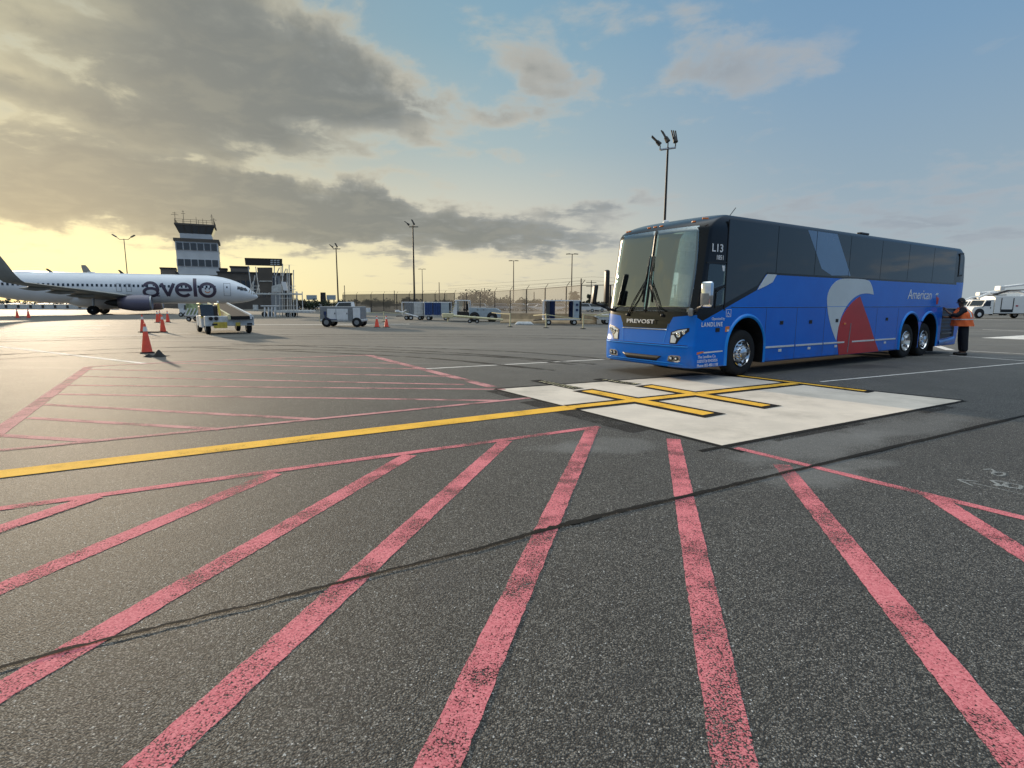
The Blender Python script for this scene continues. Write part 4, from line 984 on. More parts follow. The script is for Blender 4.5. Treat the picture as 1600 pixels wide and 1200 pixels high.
# doors: outlines
def outline(x0, x1, z0, z1, name):
    mb = MB(); e = .045
    def seg(a0, a1, b0, b1):
        def fn(u, v):
            x = a0+(a1-a0)*u; z = b0+(b1-b0)*v; c, wd, h = fus(x); t = (z-c)/h
            return (x, wd*sqrt(max(0, 1-t*t)) + .02, z)
        mb.grid(fn, 2, 5)
    seg(x0, x1, z0, z0+e); seg(x0, x1, z1-e, z1); seg(x0, x0+e, z0+e, z1-e); seg(x1-e, x1, z0+e, z1-e)
    return mb.build(name, M['grey'], plane, True)
d_ = outline(3.55, 4.42, 2.55, 4.35, 'service_door'); fpatchp(3.9, 4.08, 3.66, 3.9, .022, 'door_window', M['glassdark'], d_, 0, 1, 2)
outline(15.4, 16.0, 3.0, 4.05, 'overwing_exit'); outline(16.5, 17.1, 3.0, 4.05, 'overwing_exit'); outline(33.2, 33.95, 3.0, 4.6, 'service_door')
# flight deck windows
for a, b, z0, z1, sk in ((1.32, 1.75, 3.30, 3.76, .22), (1.85, 2.30, 3.36, 3.88, .12), (2.36, 2.68, 3.50, 3.92, -.02)):
    fpatchp(a, b, z0, z1, .02, 'cockpit_window', M['glassdark'], fusl, sk, 3, 3); fpatchp(a, b, z0, z1, .02, 'cockpit_window', M['glassdark'], fusl, sk, 3, 3, -1)
# airline name, built from strokes that follow the hull
def hull(x, z): c, wd, h = fus(x); t = max(-1, min(1, (z-c)/h)); return Vector((x, wd*sqrt(max(0, 1-t*t))+.03, z))
def stroke(pts, wd, parent, name='airline_letter', m=None):
    """pts in text space: (s to the right, t up)"""
    if len(pts) < 6:
        q = []
        for a, b in zip(pts, pts[1:]): q += [(a[0]+(b[0]-a[0])*i/10, a[1]+(b[1]-a[1])*i/10) for i in range(10)]
        pts = q + [pts[-1]]
    mb = MB(); prev = None; n = len(pts)
    for i, p in enumerate(pts):
        a = pts[max(0, i-1)]; b = pts[min(n-1, i+1)]; dx, dy = b[0]-a[0], b[1]-a[1]; l = hypot(dx, dy) or 1; nx, ny = -dy/l*wd/2, dx/l*wd/2
        P0 = hull(TX - (p[0]+nx)*1.07, TZ + (p[1]+ny)*1.04); P1 = hull(TX - (p[0]-nx)*1.07, TZ + (p[1]-ny)*1.04)
        cur = (mb.bm.verts.new(P0), mb.bm.verts.new(P1))
        if prev: mb.bm.faces.new((prev[0], prev[1], cur[1], cur[0]))
        prev = cur
    return mb.build(name, m or M['plum'], parent, False)
def arc(cx, cy, r, a0, a1, n=24, ry=None): ry = ry or r; return [(cx+r*cos(radians(a0+(a1-a0)*i/n)), cy+ry*sin(radians(a0+(a1-a0)*i/n))) for i in range(n+1)]
TX, TZ = 14.15, 2.40; LW = .36; R1 = .78
stroke(arc(.90, .80, R1, 62, 360, 30)[0:1] + arc(.85, .80, .66, 0, 360, 30, .52)[0:0] + arc(.88, .55, .74, 0, 360, 30, .50), .34, plane)
stroke(arc(.88, .98, .74, 158, 10, 16, .80) + [(1.63, .9), (1.63, .0)], LW, plane)
stroke([(2.05, 1.72), (2.75, .05)], LW, plane); stroke([(3.42, 1.72), (2.72, .05)], LW, plane)
stroke([(3.75, .88), (5.2, .88)] + arc(4.50, .88, .80, 0, 318, 30), .37, plane)
stroke([(5.78, 0.0), (5.78, 2.44)], .40, plane)
stroke(arc(7.20, .90, .86, 0, 360, 36), .38, plane)
stroke([(6.98, 1.22), (6.98, .98)], .16, plane, 'smile_mark'); stroke([(7.42, 1.22), (7.42, .98)], .16, plane, 'smile_mark')
stroke(arc(7.20, .86, .30, 200, 340, 10), .09, plane, 'smile_mark', M['lensamber'])
# wings
def wing(s):
    mb = MB(); st = [(1.2, 13.2, 8.2, 2.05, .80), (5.2, 15.4, 5.4, 2.45, .55), (11, 18.9, 3.4, 3.05, .34), (16.3, 22.3, 1.75, 3.60, .20)]
    for yy, xx, ch, z, th in [(16.7, 22.5, 1.7, 3.85, .15), (17.1, 22.8, 1.6, 4.4, .12), (17.4, 23.4, 1.25, 5.7, .08), (17.6, 24.1, .85, 7.0, .06), (17.65, 24.4, .55, 7.4, .04)]: st.append((yy, xx, ch, z, th))
    prof = [(0, 0), (.08, .38), (.3, .5), (.6, .36), (1, 0), (.6, -.30), (.3, -.42), (.08, -.28)]
    rr = []
    for i, (yy, xx, ch, z, th) in enumerate(st):
        tilt = 0 if i < 4 else min(1, (i-3)/2.5)
        ring = [mb.bm.verts.new((xx+u*ch, s*(yy - v*th*tilt), z + v*th*(1-tilt))) for u, v in prof]; rr.append(ring)
    for a, b in zip(rr, rr[1:]):
        for i in range(8): mb.bm.faces.new((a[i], a[(i+1) % 8], b[(i+1) % 8], b[i]))
    mb.bm.faces.new(rr[0]); mb.bm.faces.new(rr[-1]); o = mb.build('wing', M['wing'], plane, True, 40)
    for yy, xx, z in ((7.2, 19.6, 2.35), (10.2, 20.8, 2.72), (13.2, 22.2, 3.05)):
        f_ = MB(); f_.lathe([(.02, -1.3), (.20, -.6), (.26, .2), (.16, 1.0), (.02, 1.6)], (xx, s*yy, z), 'X', 12); f_.build('flap_fairing', M['wing'], o, True)
    e = MB(); e.lathe([(.62, .35), (.78, .06), (.86, 0), (1.0, .25), (1.07, 1.1), (1.05, 2.0), (.90, 3.0), (.74, 3.65), (.70, 3.6), (.5, 3.3)], (12.8, s*4.83, 1.52), 'X', 32); en = e.build('engine', M['purple'], plane, True)
    l_ = MB(); l_.lathe([(.80, .12), (.865, -.02), (.93, .03), (.965, .16), (.95, .16), (.80, .16)], (12.78, s*4.83, 1.52), 'X', 32); l_.build('inlet_lip', M['steel'], en, True)
    c_ = MB(); c_.lathe([(.55, 3.3), (.42, 4.2), (.25, 4.9), (.02, 5.2)], (12.8, s*4.83, 1.52), 'X', 20); c_.build('exhaust_cone', M['darksteel'], en, True)
    p_ = MB(); p_.prism([(13.6, 2.4), (15.2, 2.65), (17.8, 2.45), (16.4, 2.0), (14.2, 2.0)], s*4.72, s*4.94, 'XZ'); p_.build('engine_pylon', M['wing'], en)
wing(1); wing(-1)
mb = MB(); mb.lathe([(.1, -5.5), (1.2, -4.2), (1.75, -2), (1.8, 1), (1.5, 3.5), (.2, 6.5)], (18.2, 0, 2.45), 'X', 24); mb.build('belly_fairing', M['planewhite'], plane, True)
mb = MB(); mb.prism([(31.2, 5.35), (33.0, 6.2), (37.0, 12.3), (39.2, 12.3), (38.6, 5.0)], -.13, .13, 'XZ'); mb.build('tail_fin', M['purple'], plane)
for s in (-1, 1): mb = MB(); mb.bm.faces.new([mb.bm.verts.new(p) for p in ((34.6, s*.5, 4.75), (38.0, s*7.1, 5.45), (39.3, s*7.1, 5.45), (38.4, s*.5, 4.75))]); r_ = bmesh.ops.extrude_face_region(mb.bm, geom=mb.bm.faces[:]); [setattr(v, 'co', v.co + Vector((0, 0, .16))) for v in r_['geom'] if isinstance(v, bmesh.types.BMVert)]; mb.build('tailplane', M['wing'], plane)
for x, h, sl_ in ((9.8, .55, .3), (16.3, .5, .5), (24.0, .45, .6)):
    mb = MB(); z0 = 5.42; mb.prism([(x, z0), (x+.45, z0), (x+.45+sl_*.6, z0+h), (x+.2+sl_*.6, z0+h)], -.03, .03, 'XZ'); mb.build('blade_antenna', M['darksteel'], plane)
mb = MB(); mb.lathe([(.5, 0), (.42, .12), (.02, .16)], (20, 0, 5.42), 'Z', 16); mb.build('antenna_fairing', M['planewhite'], plane, True)
# landing gear
for s in (-1, 1):
    g_ = MB(); g_.cyl((19.6, s*2.86, .56), (19.5, s*2.7, 2.4), .14, .18); g_.cyl((19.6, s*2.3, .56), (19.6, s*3.4, .56), .08); gg = g_.build('landing_gear_strut', M['steel'], plane, True, 40)
    for q in (-.43, .43): t = MB(); t.lathe([(.25, -.2), (.48, -.2), (.565, -.12), (.565, .12), (.48, .2), (.25, .2), (.12, .1)], (19.6, s*2.86+q, .565), 'Y', 28); t.build('wheel', M['rubber'], gg, True, 40)
g_ = MB(); g_.cyl((4.0, 0, .34), (4.0, 0, 1.8), .09); gg = g_.build('nose_gear_strut', M['steel'], plane, True, 40)
for q in (-.22, .22): t = MB(); t.lathe([(.12, -.1), (.28, -.1), (.34, -.06), (.34, .06), (.28, .1), (.12, .1)], (4.0, q, .345), 'Y', 24); t.build('wheel', M['rubber'], gg, True, 40)
# ================================================================== CONTROL TOWER AND TERMINAL
def wall_windows(parent, m, n, x0, x1, z0, z1, y, nm='window', gap=.25):
    for i in range(n):
        a = x0 + (x1-x0)*i/n + gap/2; b = x0 + (x1-x0)*(i+1)/n - gap/2
        mb = MB(); mb.box(((a+b)/2, y, (z0+z1)/2), (b-a, .10, z1-z0)); mb.build(nm, m, parent)
TY = 160.0
def TP(px, py): p = at(px, py, TY); return p.x, p.z
tl, _ = TP(278.5, 430); tr_, _ = TP(344, 430); tcx = (tl+tr_)/2; tw = tr_-tl
tower = thing('control_tower', 'white airport control tower with two dark window bands and an antenna-ringed cab', 'tower', (tcx - sin(radians(26))*tw*.45, TY + cos(radians(26))*tw*.45, 0), radians(26))
tw *= .90
H = lambda py: at(312, py, TY).z
def tbox(x0, x1, z0, z1, dep, nm, m, parent=None, bev=0): mb = MB(); mb.box(((x0+x1)/2, 0, (z0+z1)/2), (x1-x0, dep, z1-z0), bev); return mb.build(nm, m, parent or tower)
hw = tw/2; zA, zB, zC = H(430), H(376), H(345)
tbox(-hw*.97, hw*.97, 0, zB, tw*.97, 'shaft', M['towerwhite'])
tbox(-hw*1.05, hw*1.05, H(377.5), H(373), tw*1.05, 'parapet', M['brown'])
for z0, z1 in ((H(391.5), H(379.5)), (H(416.5), H(405))):
    mb = MB(); mb.box((0, -.04, (z0+z1)/2), (tw*.985, tw*.985, z1-z0)); bnd = mb.build('window_band', M['towerwhite'], tower)
    wall_windows(bnd, M['towerglass'], 6, -hw*.95, hw*.95, z0+.1, z1-.1, -tw*.4925-.10)
    for s in (-1, 1):
        for i in range(6): mb = MB(); mb.box((s*(tw*.4925+.03), -hw*.85+(i+.5)*hw*1.7/6, (z0+z1)/2), (.10, hw*1.7/6-.3, z1-z0-.2)); mb.build('window', M['towerglass'], bnd)
tbox(-hw*.76, hw*.70, zB, H(363), tw*.74, 'cab_base', M['towerwhite'])
# outward-leaning cab glass
mb = MB(); z0, z1 = H(364.5), H(352)
lo = [(-hw*.76, -tw*.37), (hw*.70, -tw*.37), (hw*.70, tw*.37), (-hw*.76, tw*.37)]; hi = [(-hw*.93, -tw*.46), (hw*.87, -tw*.46), (hw*.87, tw*.46), (-hw*.93, tw*.46)]
A = [mb.bm.verts.new((*p, z0)) for p in lo]; B = [mb.bm.verts.new((*p, z1)) for p in hi]
mb.bm.faces.new(A[::-1]); mb.bm.faces.new(B)
for i in range(4): mb.bm.faces.new((A[i], A[(i+1) % 4], B[(i+1) % 4], B[i]))
cab = mb.build('cab_glass', M['towerglass'], tower)
for i in range(6):
    t = i/5; mb = MB(); mb.cyl((lo[0][0]+(lo[1][0]-lo[0][0])*t, lo[0][1]-.02, z0), (hi[0][0]+(hi[1][0]-hi[0][0])*t, hi[0][1]-.02, z1), .12, n=6); mb.build('mullion', M['brown'], cab)
tbox(-hw*.96, hw*.92, z1, z1+.45, tw*.96, 'cab_roof', M['brown']); mb = MB(); zr = z1+.45
pts = [(-hw*.93, -tw*.45), (hw*.88, -tw*.45), (hw*.88, tw*.45), (-hw*.93, tw*.45)]
for i in range(4):
    a, b = pts[i], pts[(i+1) % 4]
    for hh in (.55, 1.1): mb.cyl((*a, zr+hh), (*b, zr+hh), .045, n=6)
    for k in range(6): t = k/5; p = (a[0]+(b[0]-a[0])*t, a[1]+(b[1]-a[1])*t); mb.cyl((*p, zr), (*p, zr+1.1), .045, n=6)
mb.build('roof_railing', M['darksteel'], tower)
for x, h, d in ((-.9, 3.0, .9), (-.52, 3.6, .5), (.05, 2.0, 0), (.35, 1.6, 0), (.78, 3.0, .4), (.85, 1.9, .8)):
    mb = MB(); mb.cyl((x*hw, -tw*.42, zr), (x*hw, -tw*.42, zr+h), .07, .04, 6)
    if d: mb.cyl((x*hw-d, -tw*.42, zr+h*.75), (x*hw+d, -tw*.42, zr+h*.75), .05, n=6); mb.cyl((x*hw-d*.6, -tw*.42, zr+h*.9), (x*hw+d*.5, -tw*.42, zr+h*.9), .05, n=6)
    mb.build('antenna', M['darksteel'], tower)
# terminal blocks behind the aircraft
def block(px0, px1, pyt, Y, dep, nm, label, m, wins=0, band=None, cat='building', roof=True):
    x0, x1 = at(px0, 474, Y).x, at(px1, 474, Y).x; zt = at((px0+px1)/2, pyt, Y).z
    rz_ = 0 if cat == 'wall' else atan2(-(x0+x1)/2, Y)*.95; xc_ = (x0+x1)/2; t = thing(nm, label, cat, (xc_ - sin(rz_)*dep/2, Y+cos(rz_)*dep/2, 0), rz_)
    kx = cos(rz_); x0, x1 = -(x1-x0)*kx/2, (x1-x0)*kx/2
    mb = MB(); mb.box((0, 0, zt/2), (x1-x0, dep, zt)); mb.build('wall', m, t)
    if roof: mb = MB(); mb.box((0, 0, zt+.18), (x1-x0+.4, dep+.4, .36)); mb.build('roof_edge', M['darksteel'], t)
    if wins:
        z1_ = zt*.88; z0_ = zt*.30
        if band: z0_, z1_ = band[0]*zt, band[1]*zt
        wall_windows(t, M['glassdark'], wins, -(x1-x0)/2+.4, (x1-x0)/2-.4, z0_, z1_, -dep/2-.03, 'window' if cat != 'wall' else 'panel_gap', .35 if cat != 'wall' else 3.2)
    return t, x0, x1, zt
block(255.5, 279, 420, 158, 10, 'terminal_block', 'low brown roof block just left of the control tower', M['brownlt'], 0)
block(345, 459, 427.5, 140, 16, 'terminal_building', 'long dark brown terminal building to the right of the control tower', M['brown'], 14, (.35, .80))
block(364, 392, 418, 146, 8, 'rooftop_plant', 'boxy brown plant room rising behind the terminal roof next to the tower', M['brownlt'], 0)
block(347, 358, 421, 150, 6, 'rooftop_plant', 'small low plant room on the terminal roof touching the tower', M['brown'], 0)
block(279, 352, 431.5, 150, 6, 'tower_annexe', 'cream single-storey annexe at the foot of the control tower', M['towerwhite'], 6, (.75, .93))
block(424, 440, 430, 118, 3, 'stair_core', 'grey blue glazed stair core in front of the brown terminal', M['grey'], 2, (.55, .93))
block(-330, 175, 474.5, 120, 2, 'perimeter_wall', 'low pale wall of panels seen under the airliner behind its wheels', M['dirtywhite'], 26, (.25, .80), 'wall', False)
# ------------------------------------------------ boarding ramp with raised canopy and panel sign
RY = 62.0
def RP(px, py): p = at(px, py, RY); return Vector((p.x, 0, p.z))
r0 = RP(430, 474); ramp = thing('boarding_ramp', 'white steel boarding ramp with a dark raised panel and slanted canopy at the airliner nose', 'boarding ramp', (r0.x, RY, 0), 0)
def L_(px, py, y=0): p = RP(px, py); return Vector((p.x-r0.x, y, max(.02, p.z)))
mb = MB(); mb.box((L_(430, 0).x*1, 1.0, .62), (3.9, 2.0, .28), .04); mb.build('base_frame', M['dirtywhite'], ramp)
for px in (411, 448):
    for y in (.15, 1.85): mb = MB(); mb.lathe([(.05, -.09), (.26, -.09), (.30, -.05), (.30, .05), (.26, .09), (.05, .09)], (L_(px, 474).x, y, .30), 'Y', 20); mb.build('wheel', M['rubber'], ramp, True, 40)
mb = MB(); dk = L_(395, 459); dk2 = L_(462, 459); mb.box(((dk.x+dk2.x)/2, 1.0, dk.z), (dk2.x-dk.x, 2.1, .16), .02); mb.build('deck', M['dirtywhite'], ramp)
mb = MB()
for a, b in (((387, 415), (393, 458)), ((441, 412), (441, 458)), ((448, 420), (449, 500)), ((430, 432), (431, 500)), ((408, 418), (409, 458)), ((428, 415), (428, 430)), ((395, 440), (388, 458)), ((398, 430), (392, 460)), ((436, 418), (430, 432)), ((454, 455), (455, 500)), ((462, 455), (463, 485))):
    for y in (.1, 1.9): mb.cyl(L_(*a, y), L_(*b, y), .05, n=6)
mb.build('lattice_frame', M['dirtywhite'], ramp)
mb = MB()
for z in (447, 452): mb.cyl(L_(395, z, 0), L_(423, z, 0), .03, n=6); mb.cyl(L_(440, z, 0), L_(462, z, 0), .03, n=6)
for px in range(396, 462, 6): mb.cyl(L_(px, 447, 0), L_(px, 459, 0), .025, n=6)
for z in (466, 478, 488): mb.cyl(L_(436, z, 0), L_(462, z, 0), .03, n=6)
for px in (437, 444, 452, 459): mb.cyl(L_(px, 455, 0), L_(px, 495, 0), .03, n=6)
mb.build('railing', M['dirtywhite'], ramp)
def slab(pts, y0, y1, nm, m):
    mb = MB(); P = [L_(*p) for p in pts]; mb.prism([(p.x, p.z) for p in P], y0, y1, 'XZ'); return mb.build(nm, m, ramp)
cn = slab([(402, 418), (425, 418), (425, 457), (407, 457)], -.05, .1, 'canopy_panel', M['brown']); mb = MB(); mb.cyl(L_(406, 439.5, -.1), L_(425, 439.5, -.1), .05, n=6); mb.build('panel_rail', M['dirtywhite'], cn)
sg = slab([(383, 403), (441, 404.5), (441, 416), (384.5, 414.5)], -.15, 0, 'raised_panel', M['darksteel'])
for i in range(3):
    for j in range(3): mb = MB(); c = L_(425.5 + i*5.2, 407 + j*3.2, -.17); mb.box(c, (.26, .04, .12)); mb.build('panel_cell', M['sign'], sg)
slab([(425, 447), (440, 443), (440, 456), (425, 457)], -.1, .3, 'control_box', M['dirtywhite']); slab([(440, 440), (447, 440.5), (450, 454), (444, 454)], -.15, -.05, 'side_panel', M['letter'])
mb = MB()
for px in (413, 419, 424, 429): mb.cyl(L_(px, 480, .1), L_(px, 497, .1), .09, n=8)
mb.box(L_(420, 478, .3), (1.9, .5, .12), .02); mb.build('jack_legs', M['white'], ramp)
mb = MB(); mb.box(L_(400, 481, -.1), (.5, .3, .65), .04); mb.cyl(L_(400, 483, -.3), L_(400, 483, -.24), .12, n=12); mb.build('hose_reel', M['dirtywhite'], ramp)
# ================================================================== RAMP VEHICLES
def wheel_part(parent, x, y, r, wd, axis='Y', hub=M['dirtywhite']):
    t = MB(); t.lathe([(r*.5, -wd/2), (r*.85, -wd/2), (r, -wd*.3), (r, wd*.3), (r*.85, wd/2), (r*.5, wd/2)], (x, y, r), axis, 24, False); ty = t.build('wheel', M['rubber'], parent, True, 40)
    h = MB(); h.lathe([(r*.56, -wd*.46), (r*.44, -wd*.36), (r*.15, -wd*.5), (.01, -wd*.5)] , (x, y, r), axis, 16); h.build('hub', hub, ty, True, 40)
    h = MB(); h.lathe([(r*.56, wd*.46), (r*.44, wd*.36), (r*.15, wd*.5), (.01, wd*.5)] , (x, y, r), axis, 16); h.build('hub', hub, ty, True, 40)
    return ty
# belt loader: local +x runs away from the camera, +y to the left
gx, gy = G(361, 522); ax = Vector((-.60, .80)); brz = atan2(ax.y, ax.x)
bl = thing('belt_loader', 'white and yellow baggage belt loader with black conveyor beside the orange cones', 'belt loader', (gx, gy, 0), brz)
mb = MB(); mb.box((.18, 0, .66), (.36, 2.25, .50), .03); mb.build('front_bumper', M['dirtywhite'], bl)
mb = MB(); mb.box((2.3, 0, .62), (3.9, 1.9, .34), .03); mb.build('chassis', M['dirtywhite'], bl)
mb = MB(); mb.box((1.6, 1.02, .62), (.9, .25, .62), .03); mb.box((2.9, 1.0, .62), (.5, .22, .52), .03); mb.build('side_locker', M['white'], bl)
for x in (.55, 3.4):
    for y in (-.95, .95): wheel_part(bl, x, y, .33, .22)
MB().box((-.012, .45, .46), (.02, .62, .30), .004).build('yellow_hazard_plate', M['yellow'], bl); MB().box((-.012, -.35, .50), (.02, .22, .18)).build('yellow_hazard_plate', M['yellow'], bl)
for y in (.86, .62, -.98): mb = MB(); mb.lathe([(.095, .0), (.095, -.05), (.06, -.06), (.01, -.05)], (0, y, .80), 'X', 16); mb.build('headlight', M['black'], bl, True)
for y in (.70, -.90): mb = MB(); mb.box((-.01, y, .50), (.03, .24, .09)); mb.build('bumper_lamp', M['darksteel'], bl)
# conveyor
bs = MB(); p0, p1 = Vector((-.15, -.46, .82)), Vector((5.3, -.32, 1.42)); d = (p1-p0); n_ = Vector((0, 1, 0))
def beam(mb, a, b, wy, hz, off=(0, 0, 0)):
    a, b = Vector(a)+Vector(off), Vector(b)+Vector(off); V = []
    for p in (a, b):
        for sy, sz in ((-1, -1), (1, -1), (1, 1), (-1, 1)): V.append(mb.bm.verts.new(p + Vector((0, sy*wy/2, sz*hz/2))))
    for f in ((0, 3, 2, 1), (4, 5, 6, 7), (0, 1, 5, 4), (1, 2, 6, 5), (2, 3, 7, 6), (3, 0, 4, 7)): mb.bm.faces.new([V[i] for i in f])
beam(bs, p0, p1, .86, .18); bs.build('conveyor_belt', M['rubber'], bl)
for s in (-1, 1): bs = MB(); beam(bs, p0, p1, .10, .24, (0, s*.50, .04)); bs.build('conveyor_rail', M['white'] if s < 0 else M['paleyellow'], bl)
mb = MB(); mb.box((1.75, .72, 1.12), (1.3, .75, .60), .06); mb.build('operator_cab', M['darksteel'], bl)
mb = MB(); mb.box((1.08, .86, 1.18), (.05, .60, .62), .01, (0, .25, 0)); mb.build('cab_screen', M['glassdark'], bl)
mb = MB(); mb.path([(1.0, 1.12, .8), (1.3, 1.12, 1.52), (2.2, 1.12, 1.52)], .04); mb.path([(.85, .30, .85), (1.2, .30, 1.5), (2.2, .30, 1.5)], .05); mb.build('cab_guard', M['yellow'], bl)
mb = MB(); mb.lathe([(.05, 0), (.05, .08), (.02, .12)], (1.3, .30, 1.55), 'Z', 12); mb.build('beacon', M['letter'], bl)
mb = MB(); mb.cyl((3.2, -.4, .7), (4.2, -.4, 1.25), .06); mb.cyl((1.2, -.4, .7), (1.2, -.4, .95), .06); mb.build('lift_strut', M['steel'], bl)
# ground power unit, seen from the side
gx0, gy0 = G(504, 511.5); 
def sideveh(name, label, cat, px0, px1, pyb, rz=0.0, group=None):
    x0, y0 = G(px0, pyb); x1 = at(px1, 474, y0).x; return thing(name, label, cat, ((x0+x1)/2, y0, 0), rz, group), x1-x0, y0
gpu, w_, Yg = sideveh('ground_power_unit', 'pale blue wheeled ground power unit with two panel doors and small black wheels', 'power unit', 500, 566, 511)
k = w_; h = 1.34
mb = MB(); mb.box((-.02*k, .7, .88), (.96*k, 1.35, .96), .05); mb.build('engine_cover', M['grey'], gpu)
mb = MB(); mb.box((-.0*k, .7, .44), (.98*k, 1.4, .16), .04); mb.build('chassis', M['dirtywhite'], gpu)
for a, b in ((-.32, -.12), (-.11, .16)): mb = MB(); mb.box(((a+b)/2*k, -.0, .84), ((b-a)*k, .04, .72), .012); dd_ = mb.build('panel_door', M['white'], gpu); mb = MB(); mb.box(((b-.02)*k, -.03, .9), (.05, .02, .10)); mb.build('latch', M['darksteel'], dd_)
mb = MB(); mb.box((.215*k, .0, .78), (.10*k, .05, .70), .01); mb.build('vent_panel', M['grey'], gpu)
mb = MB(); mb.box((.36*k, .0, .90), (.17*k, .04, .74), .012); mb.build('panel_door', M['white'], gpu)
mb = MB(); mb.box((-.37*k, -.01, .92), (.16, .05, .22), .01); mb.path([(-.37*k, -.04, .80), (-.36*k, -.05, .58), (-.30*k, -.05, .52), (-.10*k, -.05, .50)], .03, 6); mb.build('cable_socket', M['navy'], gpu)
mb = MB(); mb.box((-.495*k, .65, .55), (.08, 1.2, .42), .02); mb.build('bumper', M['paleyellow'], gpu)
for x in (-.34, .36):
    for y in (.12, 1.28): wheel_part(gpu, x*k, y if y > 1 else .02, .32, .18, hub=M['grey'])
# pickup truck behind it, roof and bed only showing
def car(name, label, cat, loc, rz, m, kind='sedan', group=None):
    t = thing(name, label, cat, loc, rz, group)
    if kind == 'pickup': prof = [(-2.6, .5), (-2.65, .95), (-1.2, 1.08), (-.75, 1.70), (.75, 1.74), (.85, 1.05), (2.6, 1.05), (2.62, .45)]
    elif kind == 'suv': prof = [(-2.3, .4), (-2.35, .9), (-1.35, 1.02), (-.75, 1.66), (1.8, 1.68), (2.2, 1.05), (2.3, .45)]
    else: prof = [(-2.25, .35), (-2.3, .72), (-1.2, .90), (-.5, 1.40), (.85, 1.42), (1.7, .98), (2.25, .92), (2.3, .38)]
    mb = MB(); lo = [mb.bm.verts.new((x, -.88 if z < 1.3 else -.72, z)) for x, z in prof]; hi = [mb.bm.verts.new((x,   .88 if z < 1.3 else .72, z)) for x, z in prof]
    n = len(prof); mb.bm.faces.new(lo); mb.bm.faces.new(hi[::-1])
    for i in range(n): mb.bm.faces.new((lo[i], lo[(i+1) % n], hi[(i+1) % n], hi[i]))
    mb.build('body', m, t)
    wz = {'pickup': [(-1.02, 1.12), (-.66, 1.62), (.66, 1.65), (.70, 1.12)], 'suv': [(-1.15, 1.08), (-.70, 1.58), (1.70, 1.60), (1.98, 1.10)], 'sedan': [(-.98, .96), (-.46, 1.34), (.80, 1.36), (1.45, 1.0)]}[kind]
    for s in (-1, 1):
        mb = MB(); V = [(x, s*(.90 - max(0, z-1.08)*.25), z) for x, z in wz]; mb.bm.faces.new([mb.bm.verts.new(p) for p in V]); mb.build('side_window', M['glassdark'], t)
    mb = MB(); a, b = wz[0], wz[1]; mb.quad([(a[0]-.16, -.74, a[1]), (b[0]-.09, -.62, b[1]), (b[0]-.09, .62, b[1]), (a[0]-.16, .74, a[1])]); mb.build('windscreen', M['glassdark'], t)
    for x in (-1.45, 1.45):
        for y in (-.80, .80): wheel_part(t, x, y, .34, .22)
    return t
p = at(541, 474, 64); car('pickup_truck', 'white pickup truck parked half hidden behind the pale blue power unit', 'pickup truck', (p.x, 64, 0), radians(6), M['white'], 'pickup')
# baggage carts with curtains
def bagcart(label, px0, px1, pyb, hh, panels, see=False, group='covered baggage carts'):
    t, k, yy = sideveh('baggage_cart', label, 'baggage cart', px0, px1, pyb, 0, group)
    dp = 1.5; z0 = .46
    mb = MB(); mb.box((0, dp/2, z0-.04), (k, dp, .10), .02); mb.build('bed', M['dirtywhite'], t)
    mb = MB(); mb.box((0, dp/2, hh-.04), (k, dp, .08), .02); mb.build('roof', M['white'], t)
    for sx in (-1, 1):
        for sy in (.04, dp-.04): mb = MB(); mb.box((sx*(k/2-.04), sy, (z0+hh)/2), (.08, .08, hh-z0-.1)); mb.build('corner_post', M['white'], t)
    for a, b, m, nm in panels:
        for y in ((.0, dp) if see else (.0,)):
            mb = MB(); mb.grid(lambda u, v, a=a, b=b, y=y, nm=nm: ((a+(b-a)*u-.5)*k, y + (.035*sin(u*26) if 'curtain' in nm else 0), z0+.04+(hh-z0-.12)*v), 24 if 'curtain' in nm else 1, 2)
            if 'curtain' not in nm:
                r_ = bmesh.ops.extrude_face_region(mb.bm, geom=mb.bm.faces[:]); [setattr(v, 'co', v.co + Vector((0, .03, 0))) for v in r_['geom'] if isinstance(v, bmesh.types.BMVert)]
            mb.build(nm, M[m], t, True, 30)
    if not see: mb = MB(); mb.box((0, dp-.02, (z0+hh)/2), (k-.16, .03, hh-z0-.14)); mb.build('back_panel', M['grey'], t)
    for x in (-k/2+.42, k/2-.42):
        for y in (.12, dp-.12): wheel_part(t, x, y, .21, .14)
    mb = MB(); mb.path([(-k/2, dp/2, .38), (-k/2-.7, dp/2, .34)], .04); mb.build('tow_bar', M['darksteel'], t)
    return t, k, hh, z0
bagcart('white covered baggage cart with an open grey front, left of the blue-curtained cart', 628, 662, 500, 1.72, [(.55, 1.0, 'dirtywhite', 'side_panel'), (.12, .55, 'grey', 'inner_curtain')])
bagcart('white covered baggage cart with closed royal blue curtains in front of the tall light pole', 662.5, 703, 500.5, 1.72, [(0.0, .33, 'blue', 'curtain'), (.36, .64, 'blue', 'curtain'), (.66, 1.0, 'lblue', 'side_panel')])
t, k, hh, z0 = bagcart('open white baggage cart with navy curtains tied back in front of the tan barrier', 848.5, 907, 508, 1.86, [(.10, .17, 'grey', 'curtain'), (.19, .32, 'navy', 'curtain'), (.74, .80, 'navy', 'curtain'), (.82, 1.0, 'lblue', 'side_panel')], True)
for zz in (1.52, 1.14): mb = MB(); mb.box((.41*k, -.01, zz), (.18, .03, .16)); mb.build('panel_window', M['navy'], t)
